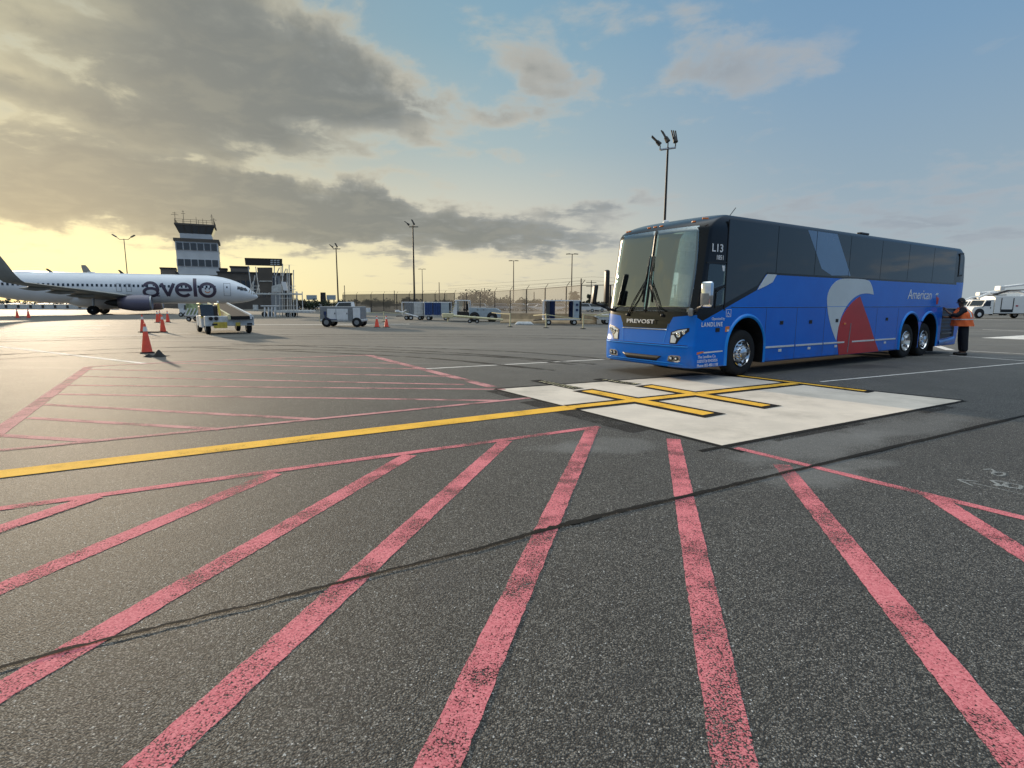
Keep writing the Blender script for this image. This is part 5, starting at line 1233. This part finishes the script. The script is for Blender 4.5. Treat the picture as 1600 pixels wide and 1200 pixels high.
# pushback tractor
tug, k, Yt = sideveh('pushback_tractor', 'white low pushback tractor with slanted cab left of the tan barrier', 'tractor', 700, 783, 502.5)
mb = MB(); mb.prism([(-.10*k, .45), (-.10*k, 1.22), (.40*k, 1.18), (.49*k, .95), (.49*k, .40)], 0, 2.0, 'XZ'); mb.build('body', M['lblue'], tug)
mb = MB(); mb.prism([(-.49*k, .35), (-.46*k, .70), (-.42*k, .80), (-.36*k, 1.80), (-.33*k, 1.80), (-.33*k, .35)], .05, 1.95, 'XZ'); mb.build('front_fairing', M['white'], tug)
mb = MB(); mb.box((-.24*k, 1.0, 1.84), (.27*k, 1.95, .10), .03); mb.build('cab_roof', M['white'], tug)
for x in (-.105, -.19):
    for y in (.06, 1.94): mb = MB(); mb.box((x*k, y, 1.3), (.07, .07, 1.0)); mb.build('cab_pillar', M['white'] if x > -.15 else M['darksteel'], tug)
mb = MB(); mb.box((-.22*k, 1.0, .65), (.24*k, 1.7, .45), .04); mb.build('cab_floor', M['darksteel'], tug)
mb = MB(); mb.box((-.18*k, .8, 1.02), (.45, .5, .14), .04); mb.box((-.14*k, .8, 1.30), (.12, .5, .5), .04); mb.build('seat', M['black'], tug)
mb = MB(); mb.quad([(-.33*k, .1, .95), (-.33*k, .1, 1.76), (-.21*k, .1, 1.76), (-.25*k, .1, .95)]); mb.build('side_window', M['cabglass'], tug)
for i in range(4): mb = MB(); mb.box((-.44*k+.025*k*i, .02+.0*i, .9+.22*i), (.32-.02*i, .03, .05)); mb.build('fairing_slat', M['paleyellow'], tug)
for x in (-.0, .33):
    mb = MB(); mb.lathe([(.46, -.02), (.46, .02), (.01, .02)], (x*k, -.005, .40), 'Y', 24); mb.build('wheel_well', M['black'], tug); 
    for y in (-.02, 1.9): wheel_part(tug, x*k, y, .37, .26, hub=M['grey'])
for x in (.06, .17, .40): mb = MB(); mb.box((x*k, -.01, 1.05 if x < .3 else .6), (.14, .03, .12)); mb.build('access_panel', M['grey'], tug)
# long tow bar on the ground in front
def gp(px, py, z): x, y = G(px, py); return Vector((x, y, z))
tb = thing('aircraft_tow_bar', 'long yellow aircraft tow bar on small wheels in front of the pushback tractor', 'tow bar', gp(740, 505, 0), 0)
o_ = gp(740, 505, 0); a, b = gp(700, 505, .62)-o_, gp(786, 505.5, .30)-o_
mb = MB(); mb.cyl(a, b, .11, .08, 10); mb.build('bar', M['paleyellow'], tb, True, 40); mb = MB(); mb.box(a, (.9, .5, .36), .06); mb.cyl(a+Vector((0, 0, -.5)), a, .06); mb.build('tow_head', M['paleyellow'], tb)
for s in (-.2, .2):
    for xx in (.0, .6): wheel_part(tb, xx-.3, s, .16, .10)
# small white tow bar by the first cart
tb = thing('white_tow_bar', 'white tow bar propped at an angle beside the first covered baggage cart', 'tow bar', gp(640, 500, 0), 0); o_ = gp(640, 500, 0)
mb = MB(); mb.cyl((-1.1, -.3, .85), (.9, -.3, .30), .07); mb.cyl((-.7, -.3, .72), (-.2, -.3, .95), .05); mb.box((-1.1, -.3, .85), (.4, .2, .2), .04); mb.build('bar', M['white'], tb); wheel_part(tb, .2, -.3, .22, .12)
# striped cart and little tractor under the nose
t, k, yy = sideveh('baggage_dolly', 'open baggage dolly with green and white striped load behind the belt loader', 'baggage dolly', 289, 315, 502.5)
mb = MB(); mb.box((0, .7, .5), (k, 1.4, .14), .02); mb.build('bed', M['dirtywhite'], t)
mb = MB(); mb.grid(lambda u, v: ((u-.5)*k*.95, .1+.15*v, .55+.95*v), 10, 3); mb.box((0, .8, 1.0), (k*.95, 1.0, .9), .08); mb.build('tarpaulin', mat('green_tarpaulin', (.30, .36, .20), .8, noise_amt=.45, scale=3), t)
for x in (-k*.35, k*.35):
    for y in (.2, 1.2): wheel_part(t, x, y, .20, .12)
for i in range(5): mb = MB(); mb.box((-k*.4+i*k*.2, .06, .80), (.10, .02, .7), 0, (0, .5, 0)); mb.build('stripe', M['white'], t)
t, k, yy = sideveh('baggage_tractor', 'small white baggage tractor just left of the striped dolly', 'tractor', 281, 290, 495)
mb = MB(); mb.prism([(-.5*k, .3), (-.5*k, .9), (0, .95), (0, .75), (.5*k, .75), (.5*k, .3)], 0, 1.2, 'XZ'); mb.build('body', M['white'], t)
mb = MB(); mb.box((.15*k, .6, 1.05), (.12, .8, .5), .03); mb.build('seat', M['black'], t)
for x in (-k*.33, k*.33):
    for y in (.05, 1.15): wheel_part(t, x, y, .25, .16)
# low white trailer by the coach mirror
t, k, yy = sideveh('low_trailer', 'low white trailer with railings just left of the coach nose', 'trailer', 930, 962, 507)
mb = MB(); mb.prism([(-.5*k, .62), (-.3*k, .38), (.5*k, .30), (.5*k, .80), (-.30*k, .72)], 0, 1.6, 'XZ'); mb.build('bed', M['dirtywhite'], t)
mb = MB(); mb.path([(-.45*k, 0, .68), (.1*k, 0, .95), (.5*k, 0, .98)], .04); mb.path([(-.3*k, 0, .60), (.5*k, 0, .62)], .03); mb.build('railing', M['paleyellow'], t)
for x in (.1,):
    for y in (.1, 1.5): wheel_part(t, x*k, y, .24, .14)
# ================================================================== UTILITY TRUCKS AT THE RIGHT
def utruck(label, px0, px1, pyb, boom, rz=0.0, boxh=2.75):
    t, k, yy = sideveh('utility_truck', label, 'truck', px0, px1, pyb, rz, 'white utility trucks parked behind the coach'); k = 8.2
    ox = -k*.5 if False else 0
    mb = MB(); mb.prism([(-4.1, .55), (-4.15, 1.05), (-3.95, 1.35), (-2.95, 1.50), (-2.55, 2.25), (-1.60, 2.30), (-1.55, .55)], 0, 2.1, 'XZ'); mb.build('cab', M['truckwhite'], t)
    mb = MB(); mb.quad([(-2.86, -.012, 1.52), (-2.50, -.012, 2.12), (-1.95, -.012, 2.15), (-1.95, -.012, 1.50)]); mb.build('cab_window', M['glassdark'], t)
    mb = MB(); mb.quad([(-3.0, .15, 1.53), (-2.62, .15, 2.2), (-2.62, 1.95, 2.2), (-3.0, 1.95, 1.53)]); mb.build('windscreen', M['glassdark'], t)
    mb = MB(); mb.box((-1.93, -.03, 1.30), (.10, .06, .12)); mb.path([(-2.9, -.02, 1.35), (-2.95, -.22, 1.45), (-2.95, -.22, 1.80)], .03); mb.build('door_mirror', M['black'], t)
    mb = MB(); mb.box((1.3, 1.1, (boxh+.62)/2), (5.5, 2.3, boxh-.62), .04); mb.build('service_body', M['truckwhite'], t)
    for x in (-.70, .78, 2.3): mb = MB(); mb.box((x, -.062, 1.75), (.10, .03, 1.5)); mb.build('door_post', M['darksteel'], t)
    mb = MB(); mb.box((.05, -.065, .95), (1.5, .04, .34)); mb.build('step_recess', M['black'], t)
    mb = MB(); mb.box((1.25, -.066, 1.55), (.28, .03, .16)); mb.build('red_sticker', M['vinylred'], t)
    mb = MB(); mb.box((0, 1.1, .62), (8.0, 1.0, .22)); mb.build('frame', M['darksteel'], t)
    for x in (-3.25, 2.9):
        mb = MB(); mb.lathe([(.60, -.0), (.60, .02), (.01, .02)], (x, -.062, .62), 'Y', 24); mb.build('wheel_well', M['black'], t)
        for y in (.04, 2.0): wheel_part(t, x, y, .50, .28, hub=M['letter'])
    if boom:
        mb = MB(); mb.path([(3.6, .8, boxh), (2.0, .8, boxh+.55), (-1.6, .8, boxh+.35), (-3.0, .8, boxh-.25)], .16, 8); mb.build('boom_arm', M['truckwhite'], t)
        mb = MB(); mb.path([(-1.4, .2, boxh+.1), (.4, .2, boxh+.7), (3.5, .2, boxh+.8)], .07, 6); mb.path([(-1.4, .6, boxh+.1), (.4, .6, boxh+.7), (3.5, .6, boxh+.8)], .07, 6); mb.build('hydraulic_pipe', M['darksteel'], t)
        mb = MB(); mb.box((1.1, .9, boxh+1.25), (2.6, 1.0, .22), .06, (0, -.12, 0)); mb.box((-.3, .9, boxh+.95), (.6, .9, .6), .1); mb.build('bucket', M['truckwhite'], t)
    return t
utruck('white utility truck with service body and wheels in full view right of the person', 1519, 1624, 497.5, True)
utruck('white utility truck mostly hidden behind the nearer one, boom lowered over its cab', 1490, 1585, 492.5, True, 0, 2.5)
utruck('white utility truck at the right edge of the photo, behind the nearest truck body', 1572, 1668, 493, True, 0, 2.9)
# ================================================================== CONES, POSTS, TAPE
def cone(label, px, py, hgt=.92, group='orange traffic cones', base=True):
    x, y = G(px, py); t = thing('traffic_cone', label, 'traffic cone', (x, y, 0), random.uniform(0, 1), group)
    mb = MB(); mb.box((0, 0, .02), (.37, .37, .04), .01); mb.build('base', M['rubber'], t)
    mb = MB(); mb.lathe([(.15, .04), (.145, .06), (.028, hgt), (.018, hgt+.005), (.01, hgt-.02)], (0, 0, 0), 'Z', 24); bd_ = mb.build('cone_body', M['orange'], t, True, 50)
    r = lambda z: .145 - (.145-.028)*(z-.06)/(hgt-.06) + .003
    for z0, z1 in ((hgt*.74, hgt*.90),):
        mb = MB(); mb.grid(lambda u, v: (r(z0+(z1-z0)*v)*cos(2*pi*u), r(z0+(z1-z0)*v)*sin(2*pi*u), z0+(z1-z0)*v), 24, 1, True); mb.build('reflective_collar', M['reflect'], bd_, True)
    return t
cone('nearest and largest orange cone, beside the crumpled black rubber mat', 230, 551.5)
cone('orange cone standing on the wide flat black base plate, just behind the nearest cone', 224, 519)
cone('orange cone right of the one on the flat black base plate', 255, 519)
cone('orange cone left of the far pair near the belt loader', 246.5, 504)
cone('orange cone touching its neighbour at the right, behind the two middle cones', 250.5, 502)
cone('slim far orange cone closest to the belt loader', 262.5, 503.5)
cone('left one of the two orange cones right of the power unit', 589, 511.5, .75)
cone('right one of the two orange cones right of the power unit', 604, 511.5, .75)
cone('far left orange cone nearest the edge of the photo, under the wing', 27.5, 497)
cone('second faint orange cone from the left edge, under the wing', 45, 497)
x, y = G(236, 519.5); t = tag(MB().box((0, 0, .03), (.95, .5, .06), .015).build('cone_base_plate', M['rubber']), 'wide flat black base plate under a middle orange cone', 'base plate'); t.location = (x, y+.05, 0)
x, y = G(245, 557); mb = MB()
mb.grid(lambda u, v: ((u-.5)*.55, (v-.5)*.42, .01+.20*sin(pi*u)**.8*sin(pi*v)**.8*(.55+.45*sin(u*9+v*4))), 18, 14); mb.grid(lambda u, v: ((u-.5)*.55, (v-.5)*.42, .004), 1, 1)
t = tag(mb.build('rubber_mat', M['rubber'], None, False), 'crumpled black rubber mat lying beside the nearest cone', 'rubber mat'); t.location = (x, y, 0)
# rope posts and yellow tape
posts = [(563, 505, .95), (600, 503, .9), (797, 511, .95), (853, 512.5, .95), (911, 514, .98)]
names = ['faded yellow post at the right end of the pale blue power unit', 'faded yellow post behind the two right-hand cones', 'faded yellow post in front of the tan barrier, left of the open cart', 'faded yellow post in front of the open navy-curtained cart', 'faded yellow post nearest the coach nose']
pp = []
for (px, py, h), nm in zip(posts, names):
    x, y = G(px, py); t = thing('barrier_post', nm, 'post', (x, y, 0), 0, 'faded yellow posts carrying tape'); pp.append(Vector((x, y, h-.06)))
    mb = MB(); mb.lathe([(.20, 0), (.19, .03), (.06, .06), (.02, .06)], (0, 0, 0), 'Z', 20); mb.build('base', M['rubber'], t, True, 40)
    mb = MB(); mb.cyl((0, 0, .05), (0, 0, h), .042, n=10); mb.build('pole', M['paleyellow'], t, True, 40)
def tape(a, b, sag, label):
    mb = MB(); mb.grid(lambda u, v: (lambda p: (p.x, p.y, p.z + .055*(v-.5) - sag*4*u*(1-u)))(a.lerp(b, u)), 16, 1); return tag(mb.build('barrier_tape', M['paleyellow']), label, 'tape', 'yellow barrier tapes')
tape(pp[0], pp[1], .05, 'yellow tape from the power unit post to the post behind the cones'); tape(pp[1], Vector(gp(640, 500, .8)), .12, 'yellow tape sagging from behind the cones to the first baggage cart')
tape(gp(768, 509, .95), pp[2], .02, 'short yellow tape left of the post by the tan barrier'); tape(pp[3], gp(925, 513, .55), .03, 'yellow tape slanting down across the open baggage cart'); tape(pp[4], gp(985, 516, .85), .03, 'yellow tape from the last post to behind the coach nose')
tape(gp(833, 511, .80), pp[3], .0, 'short yellow tape reaching the post before the open cart from the left')
# ================================================================== FENCE, BARRIER
FPX = [(536, 97), (580, 92), (620, 88), (660, 84.5), (680, 82.5), (710, 78), (729, 74.5), (750, 70.5), (773, 66), (797, 61.5), (822.5, 57), (851.5, 52.5), (884.5, 47.5), (907.5, 44)]
FP = [Vector((at(px, 474, Y).x, Y, 0)) for px, Y in FPX]; FH = 3.05
fl = thing('screened_fence', 'brown windscreen fence along the far left stretch behind the power unit', 'fence', FP[0], 0)
def fence(parent, pts, m, post_r=.05, arms=True, bottom=.0, org=None):
    o = org
    mb = MB()
    for a, b in zip(pts, pts[1:]): a_, b_ = a-o, b-o; mb.quad([a_+Vector((0, 0, bottom)), b_+Vector((0, 0, bottom)), b_+Vector((0, 0, FH)), a_+Vector((0, 0, FH))])
    mb.build('mesh_panel', m, parent)
    for a in pts:
        p = a-o; q = MB(); q.cyl(p, p+Vector((0, 0, FH)), post_r, n=8)
        if arms: q.cyl(p+Vector((0, 0, FH)), p+Vector((.28, -.15, FH+.42)), .025, n=6)
        q.build('fence_post', M['darksteel'], parent)
    q = MB(); [q.cyl(a-o+Vector((0, 0, FH)), b-o+Vector((0, 0, FH)), .03, n=6) for a, b in zip(pts, pts[1:])]; q.build('top_rail', M['darksteel'], parent)
    q = MB(); [q.cyl(a-o+Vector((.22*k, -.1*k, FH+.42*k)), b-o+Vector((.22*k, -.1*k, FH+.42*k)), .008, n=4) for a, b in zip(pts, pts[1:]) for k in ((.4, 1.0) if arms else ())]
    if arms: q.build('barbed_wire', M['darksteel'], parent)
    else: q.bm.free()
def dense(pts, step):
    r = []
    for a, b in zip(pts, pts[1:]):
        n = max(1, round((b-a).length/step)); r += [a.lerp(b, i/n) for i in range(n)]
    return r+[pts[-1]]
fence(fl, dense(FP[:6], 3.6), M['screen'], .06, True, 0, FP[0])
fr = thing('chain_link_fence', 'chain link security fence with barbed wire arms above the tan barrier', 'fence', FP[5], 0)
fence(fr, FP[5:], M['chain'], .06, True, 0, FP[5])
e = [FP[-1], Vector((at(953, 474, 43).x, 43.0, 0)), Vector((12.5, 42.5, 0)), Vector((16, 42.2, 0)), Vector((20, 42, 0))]
f3 = thing('fence_return', 'open chain link fence from the heavy corner post to behind the coach', 'fence', FP[-1], 0); fence(f3, e, M['chainthin'], .07, False, 0, FP[-1])
def bline(px, py): x, y = G(px, py); return Vector((x, y, 0))
for i, (a, b, lb) in enumerate((((783, 504.5), (850, 505.3), 'tan concrete barrier section between the tractor and the open cart'), ((850.5, 505.3), (932, 506.3), 'tan concrete barrier section behind the open navy-curtained cart'))):
    A_, B_ = bline(*a), bline(*b); Lb = (B_-A_).length; mb = MB()
    prof = [(-.30, 0), (-.30, .10), (-.12, .35), (-.08, .80), (.08, .80), (.12, .35), (.30, .10), (.30, 0)]
    mb.prism(prof, 0, Lb, 'YZ'); o = mb.build('concrete_barrier', M['tan']); o.location = A_; o.rotation_euler = (0, 0, atan2(B_.y-A_.y, B_.x-A_.x)); tag(o, lb, 'barrier', 'tan concrete barriers below the fence')
x, y = G(819, 507.5); t = tag(MB().box((0, 0, .12), (1.5, .45, .24), .08, None, (.7, .5)).build('rubble_bag', M['dirtywhite']), 'low grey sandbag on the ground before the tan barrier', 'sandbag'); t.location = (x, y, 0)
# ================================================================== LIGHT POLES
def flood(parent, base, dirx, diry, m=M['darksteel'], s=1.0):
    """one floodlight bank: bracket, housing and three finned lamps fanned upward"""
    t = MB(); b = Vector(base); d = Vector((dirx, diry, .9)).normalized(); side = d.cross(Vector((0, 0, 1))).normalized()
    t.cyl(b, b+Vector((0, 0, .45*s)), .06*s, n=6); c = b+Vector((0, 0, .55*s)); t.cyl(c, c+d*.55*s, .26*s, .20*s, 8)
    for k in (-1, 0, 1): t.cyl(c+d*.35*s+side*k*.22*s, c+d*1.35*s+side*k*.26*s, .085*s, .075*s, 6)
    return t.build('floodlight', m, parent)
def pole(label, px, pyt, Y, kind, m=M['darksteel'], r=.14, px2=None, grp='tall apron light poles'):
    p = at(px, pyt, Y); h = p.z; t = thing('light_pole', label, 'light pole', (p.x, Y, 0), 0, grp)
    mb = MB(); mb.cyl((0, 0, 0), (0, 0, h), r, r*.6, 10); mb.build('pole', m, t, True, 40)
    if kind == 'flood3':
        mb = MB(); mb.cyl((-.52, -.3, h-.22), (.52, .3, h+.06), .06, n=8); mb.build('crossbar', M['steel'], t)
        flood(t, (-.52, -.3, h-.22), -.9, .2, s=.5); flood(t, (0, 0, h), -.45, .3, s=.55); flood(t, (.52, .3, h+.06), -.12, .3, s=.55)
    elif kind == 'flood2':
        mb = MB(); mb.cyl((-.5, 0, h-.2), (.7, 0, h-.2), .06, n=8); mb.build('crossbar', m, t)
        flood(t, (-.5, 0, h-.25), -1.1, .2, m, .55); flood(t, (.2, 0, h-.2), -.5, .2, m, .55)
    elif kind == 'tee':
        mb = MB(); mb.cyl((-.95, 0, h), (.95, 0, h), .06, n=8); mb.build('crossbar', m, t)
        for s in (-1, 1): mb = MB(); mb.box((s*.75, 0, h+.02), (.8, .35, .14), .03, (0, s*.08, 0)); mb.build('lamp_head', m, t)
    elif kind == 'vee':
        mb = MB(); mb.path([(-1.6, 0, h+.4), (-.9, 0, h-.15), (.9, 0, h-.15), (1.6, 0, h+.35)], .06, 6); mb.build('crossbar', m, t)
        for s, xx, zz in ((-1, -1.95, .62), (1, 1.95, .52)): mb = MB(); mb.box((xx, 0, h+zz), (.95, .4, .22), .04, (0, s*-.0 + (.55 if s < 0 else -.45), 0)); mb.build('lamp_head', m, t)
    return t
pole('tall dark light pole with three fanned floodlight banks rising behind the coach', 1043.5, 230, 33, 'flood3', r=.10)
pole('tall dark light pole with two floodlights behind the blue-curtained cart', 645, 352, 74, 'flood2')
pole('dark light pole with floodlights left of the brown fence', 525, 387, 92, 'flood2')
pole('dark T-topped light pole standing left of the one nearest the coach', 802.5, 407.5, 130, 'tee')
pole('dark T-topped light pole nearest the coach above the open cart', 894, 397, 106, 'tee')
pole('small faint T-topped light pole right of the tallest fence-side pole', 659.5, 420.5, 170, 'tee', M['brownlt'])
pole('thin light pole with two upturned lamps standing behind the airliner fuselage', 193.5, 373, 118, 'vee', M['brownlt'], .12)
def upole(label, px, pyt, Y, cross=False, r=.12, grp='thin poles along the horizon'):
    p = at(px, pyt, Y); h = p.z; t = thing('utility_pole', label, 'utility pole', (p.x, Y, 0), 0, grp)
    mb = MB(); mb.cyl((0, 0, 0), (0, 0, h), r, r*.8, 8); mb.build('pole', M['darksteel'], t)
    if cross: 
        for q in (.5, 1.4): mb = MB(); mb.cyl((-1.2, 0, h-q), (1.2, 0, h-q), .07, n=6); mb.build('crossarm', M['darksteel'], t)
upole('thin bare pole just right of the dark light pole by the brown fence', 538, 446, 150); upole('thin bare pole above the left part of the brown fence', 616, 454, 150)
upole('thin bare pole between the two covered baggage carts on the horizon', 686, 441, 140); upole('thin bare pole above the tractor hood', 757, 450, 150); upole('short pale pole between the two T-topped lights', 834.5, 456, 150, False, .16)
upole('dark pole at the fence corner beside the coach mirror', 908, 435, 60, False, .09); upole('wooden utility pole with two crossarms left of the coach nose', 924, 438, 130, True)
upole('stout dark chimney-like post between the two white billboards', 504.5, 457, 150, False, .9)
# overhead wires
mb = MB()
for zz in (7.0, 7.9): mb.path([(at(1010, 474, 130).x, 130, zz-.6), (at(924, 474, 130).x, 130, zz), (at(700, 474, 190).x, 190, zz-.4)], .02, 4)
tag(mb.build('overhead_wire', M['darksteel']), 'faint overhead wires strung from the crossarm pole', 'wires')
# billboards
for px0, px1, lb in ((479, 495, 'left pale billboard above the hedge behind the power unit'), (510.5, 524.5, 'right pale billboard above the hedge behind the power unit')):
    Yb = 120; a, b = at(px0, 461, Yb), at(px1, 468.5, Yb); t = thing('billboard', lb, 'billboard', ((a.x+b.x)/2, Yb, 0), 0, 'pale billboards on the horizon')
    mb = MB(); mb.box((0, 0, (a.z+b.z)/2), (b.x-a.x, .3, a.z-b.z)); mb.build('panel', M['sign'], t)
    mb = MB(); mb.box((0, -.17, (a.z+b.z)/2), (b.x-a.x-.3, .05, a.z-b.z-.3)); mb.build('poster', M['lblue'], t)
    for s in (-.3, .3): mb = MB(); mb.cyl((s*(b.x-a.x), 0, 0), (s*(b.x-a.x), 0, b.z), .12, n=6); mb.build('leg', M['darksteel'], t)
# ================================================================== TREES
def tree(label, px, Y, wd, h, kind='round', m=None, grp='trees on the horizon', n=900):
    x = at(px, 474, Y).x; t = thing({'palm': 'palm_tree', 'round': 'leafy_tree', 'hedge': 'shrub'}[kind], label, 'tree' if kind != 'hedge' else 'shrub', (x, Y, 0), random.uniform(0, 6), grp)
    th = h*(.30 if kind == 'round' else .08 if kind == 'hedge' else .72)
    mb = MB(); mb.cyl((0, 0, 0), (0, 0, th), .05*h*.6, .035*h*.6, 8)
    if kind != 'palm':
        for k in range(5): a = k*1.256+random.random(); mb.cyl((0, 0, th*.8), (cos(a)*wd*.28, sin(a)*wd*.28, th+h*.30), .018*h, .008*h, 6)
    mb.build('trunk', M['bark'], t)
    mb = MB(); rnd = random.Random(int(px*7+Y))
    if kind == 'palm':
        for k in range(60):
            a = rnd.uniform(0, 2*pi); el_ = rnd.uniform(-.5, 1.3); L2 = wd*.55*rnd.uniform(.8, 1.1); prev = None
            for i in range(7):
                t_ = i/6; r = L2*t_*cos(el_*.8); z = th + L2*(sin(el_)*t_ - .75*t_*t_) + .1; w2 = .34*(1-t_*.7)*sin(pi*min(1, t_+.15))
                c = Vector((cos(a)*r, sin(a)*r, z)); s_ = Vector((-sin(a), cos(a), -.35))*w2; cur = (mb.bm.verts.new(c+s_), mb.bm.verts.new(c-s_))
                if prev: mb.bm.faces.new((prev[0], prev[1], cur[1], cur[0]))
                prev = cur
    else:
        clumps = []
        for k in range(16): a = rnd.uniform(0, 2*pi); r = wd*.5*sqrt(rnd.random())*.78; z = th + (h-th)*(.25+.62*rnd.random()*(1-.5*(r/(wd*.5))**2)); clumps.append((Vector((cos(a)*r, sin(a)*r, z)), wd*rnd.uniform(.13, .24)))
        for k in range(n):
            c, r = clumps[rnd.randrange(len(clumps))]; v = Vector((rnd.gauss(0, 1), rnd.gauss(0, 1), rnd.gauss(0, .8))).normalized()*r*rnd.uniform(.55, 1.08)
            p = c+v; s_ = h*.062*rnd.uniform(.6, 1.3); a = Vector((rnd.gauss(0, 1), rnd.gauss(0, 1), rnd.gauss(0, 1))).normalized(); b = a.cross(Vector((rnd.gauss(0, 1), rnd.gauss(0, 1), rnd.gauss(0, 1)))).normalized()
            mb.quad([p-a*s_, p+b*s_*.6, p+a*s_, p-b*s_*.6])
    mb.build('crown', m or M['leaf'], t); return t
def T2(label, px0, px1, pyt, Y, kind='round', m=None, n=900): 
    a, b = at(px0, pyt, Y), at(px1, pyt, Y); return tree(label, (px0+px1)/2, Y, b.x-a.x, a.z, kind, m, 'trees on the horizon', n)
T2('broad round tree behind the tractor cab, largest on the horizon', 712, 772, 457, 130, 'round', M['leaf2'], 1600)
T2('round tree right of the largest one above the tractor hood', 772, 805, 463, 130, 'round', M['leaf']); T2('low bushy tree between the tractor and the open cart', 806, 828, 466, 135, 'round', M['leaf']); T2('small dark tree left of the open cart', 828, 848, 468, 135, 'round', M['leaf'])
T2('spiky palm tree above the open navy-curtained cart', 880, 914, 452, 95, 'palm', M['leaf'])
T2('narrow green tree beside the crossarm pole', 918, 932, 455, 120, 'round', M['leaf']); T2('small tree seen under the far side mirror of the coach', 945, 962, 462, 120, 'round', M['leaf'])
T2('dark tree behind the left part of the brown fence', 567, 592, 466, 120, 'round', M['leaf']); T2('dark tree behind the middle of the brown fence', 590, 616, 468, 120, 'round', M['leaf']); T2('small tree behind the right end of the brown fence', 627, 647, 464, 125, 'round', M['leaf2'])
T2('dark hedge-like shrub below the left billboard', 476, 500, 468, 112, 'hedge', M['leaf'], 1200); T2('dark shrub between the two billboards', 497, 520, 469.5, 112, 'hedge', M['leaf'], 1200); T2('dark shrub left of the brown fence end', 517, 542, 468, 112, 'hedge', M['leaf'], 1200); T2('grey-green shrub at the right corner of the terminal', 458, 480, 466, 112, 'hedge', M['leaf2'], 1200)
T2('low dark shrub right of the coach nose on the far horizon', 1515, 1560, 470, 190, 'hedge', M['leaf'])
# distant tree line
mb = MB(); rnd = random.Random(3)
for k in range(9000):
    px = rnd.uniform(-400, 2000) if k > 5200 else rnd.uniform(640, 1000); Y = rnd.uniform(300, 420); x = at(px, 474, Y).x; z = abs(rnd.gauss(0, 1))*1.0 + .9*sin(px*.11)*sin(px*.031) + .6
    p = Vector((x, Y, max(.2, z))); s_ = rnd.uniform(.5, 1.5); a = Vector((rnd.gauss(0, 1), rnd.gauss(0, .6), rnd.gauss(0, 1))).normalized(); b = a.cross(Vector((rnd.gauss(0, 1), rnd.gauss(0, 1), rnd.gauss(0, 1)))).normalized()
    mb.quad([p-a*s_, p+b*s_*.7, p+a*s_, p-b*s_*.7])
tag(mb.build('distant_tree_line', M['leaf2']), 'far dark line of trees along the horizon', 'tree line', None, 'stuff')
# ================================================================== PARKED CARS BEYOND THE FENCE
cc = {'white': M['white'], 'silver': mat('silver_paint', (.35, .36, .37), .3, .5), 'dark': mat('dark_paint', (.03, .032, .036), .3), 'red': mat('red_paint', (.28, .03, .02), .3)}
protos = {}
spots = [(738, 92, 'white', 'sedan'), (752, 88, 'white', 'suv'), (766, 90, 'dark', 'sedan'), (778, 86, 'silver', 'suv'), (792, 92, 'white', 'sedan'), (806, 88, 'white', 'suv'), (818, 84, 'silver', 'sedan'), (830, 90, 'white', 'suv'), (843, 86, 'white', 'sedan'), (868, 84, 'white', 'suv'), (882, 88, 'white', 'sedan'), (896, 84, 'dark', 'sedan'), (914, 74, 'white', 'pickup'), (930, 80, 'white', 'suv'), (943, 84, 'silver', 'suv'), (472, 100, 'white', 'sedan'), (495, 100, 'white', 'sedan')]
wh = {738: 'above the tractor cab roof', 752: 'just right of the tractor cab', 766: 'behind the tractor hood', 778: 'over the tractor rear wheel', 792: 'behind the tape post left of the barrier middle', 806: 'over the left part of the tan barrier', 818: 'left of the heavy fence posts by the barrier middle', 830: 'left of the open cart, second nearest it', 843: 'touching the left edge of the open cart', 868: 'seen through the left half of the open cart', 882: 'seen through the right half of the open cart', 896: 'behind the end panel of the open cart', 914: 'just right of the open cart', 930: 'midway between the open cart and coach mirror', 943: 'behind the far side mirrors of the coach', 472: 'at the right corner of the terminal', 495: 'at the foot of the hedge behind the power unit'}
for px, Y, c, kd in spots:
    Y *= 1.45
    p = at(px, 474, Y); lb = f"{ {'white':'white','silver':'silver','dark':'dark'}[c] } parked {'pickup truck' if kd == 'pickup' else 'car' if kd == 'sedan' else 'tall car'} {wh[px]}"; rz = radians(random.choice((8, -6, 172, 188)))
    key = (c, kd)
    if key not in protos: protos[key] = car('parked_car', lb, 'car', (p.x, Y, 0), rz, cc[c], kd, 'cars parked beyond the fence')
    else: dup(protos[key], (p.x, Y, 0), rz, lb, 'cars parked beyond the fence')
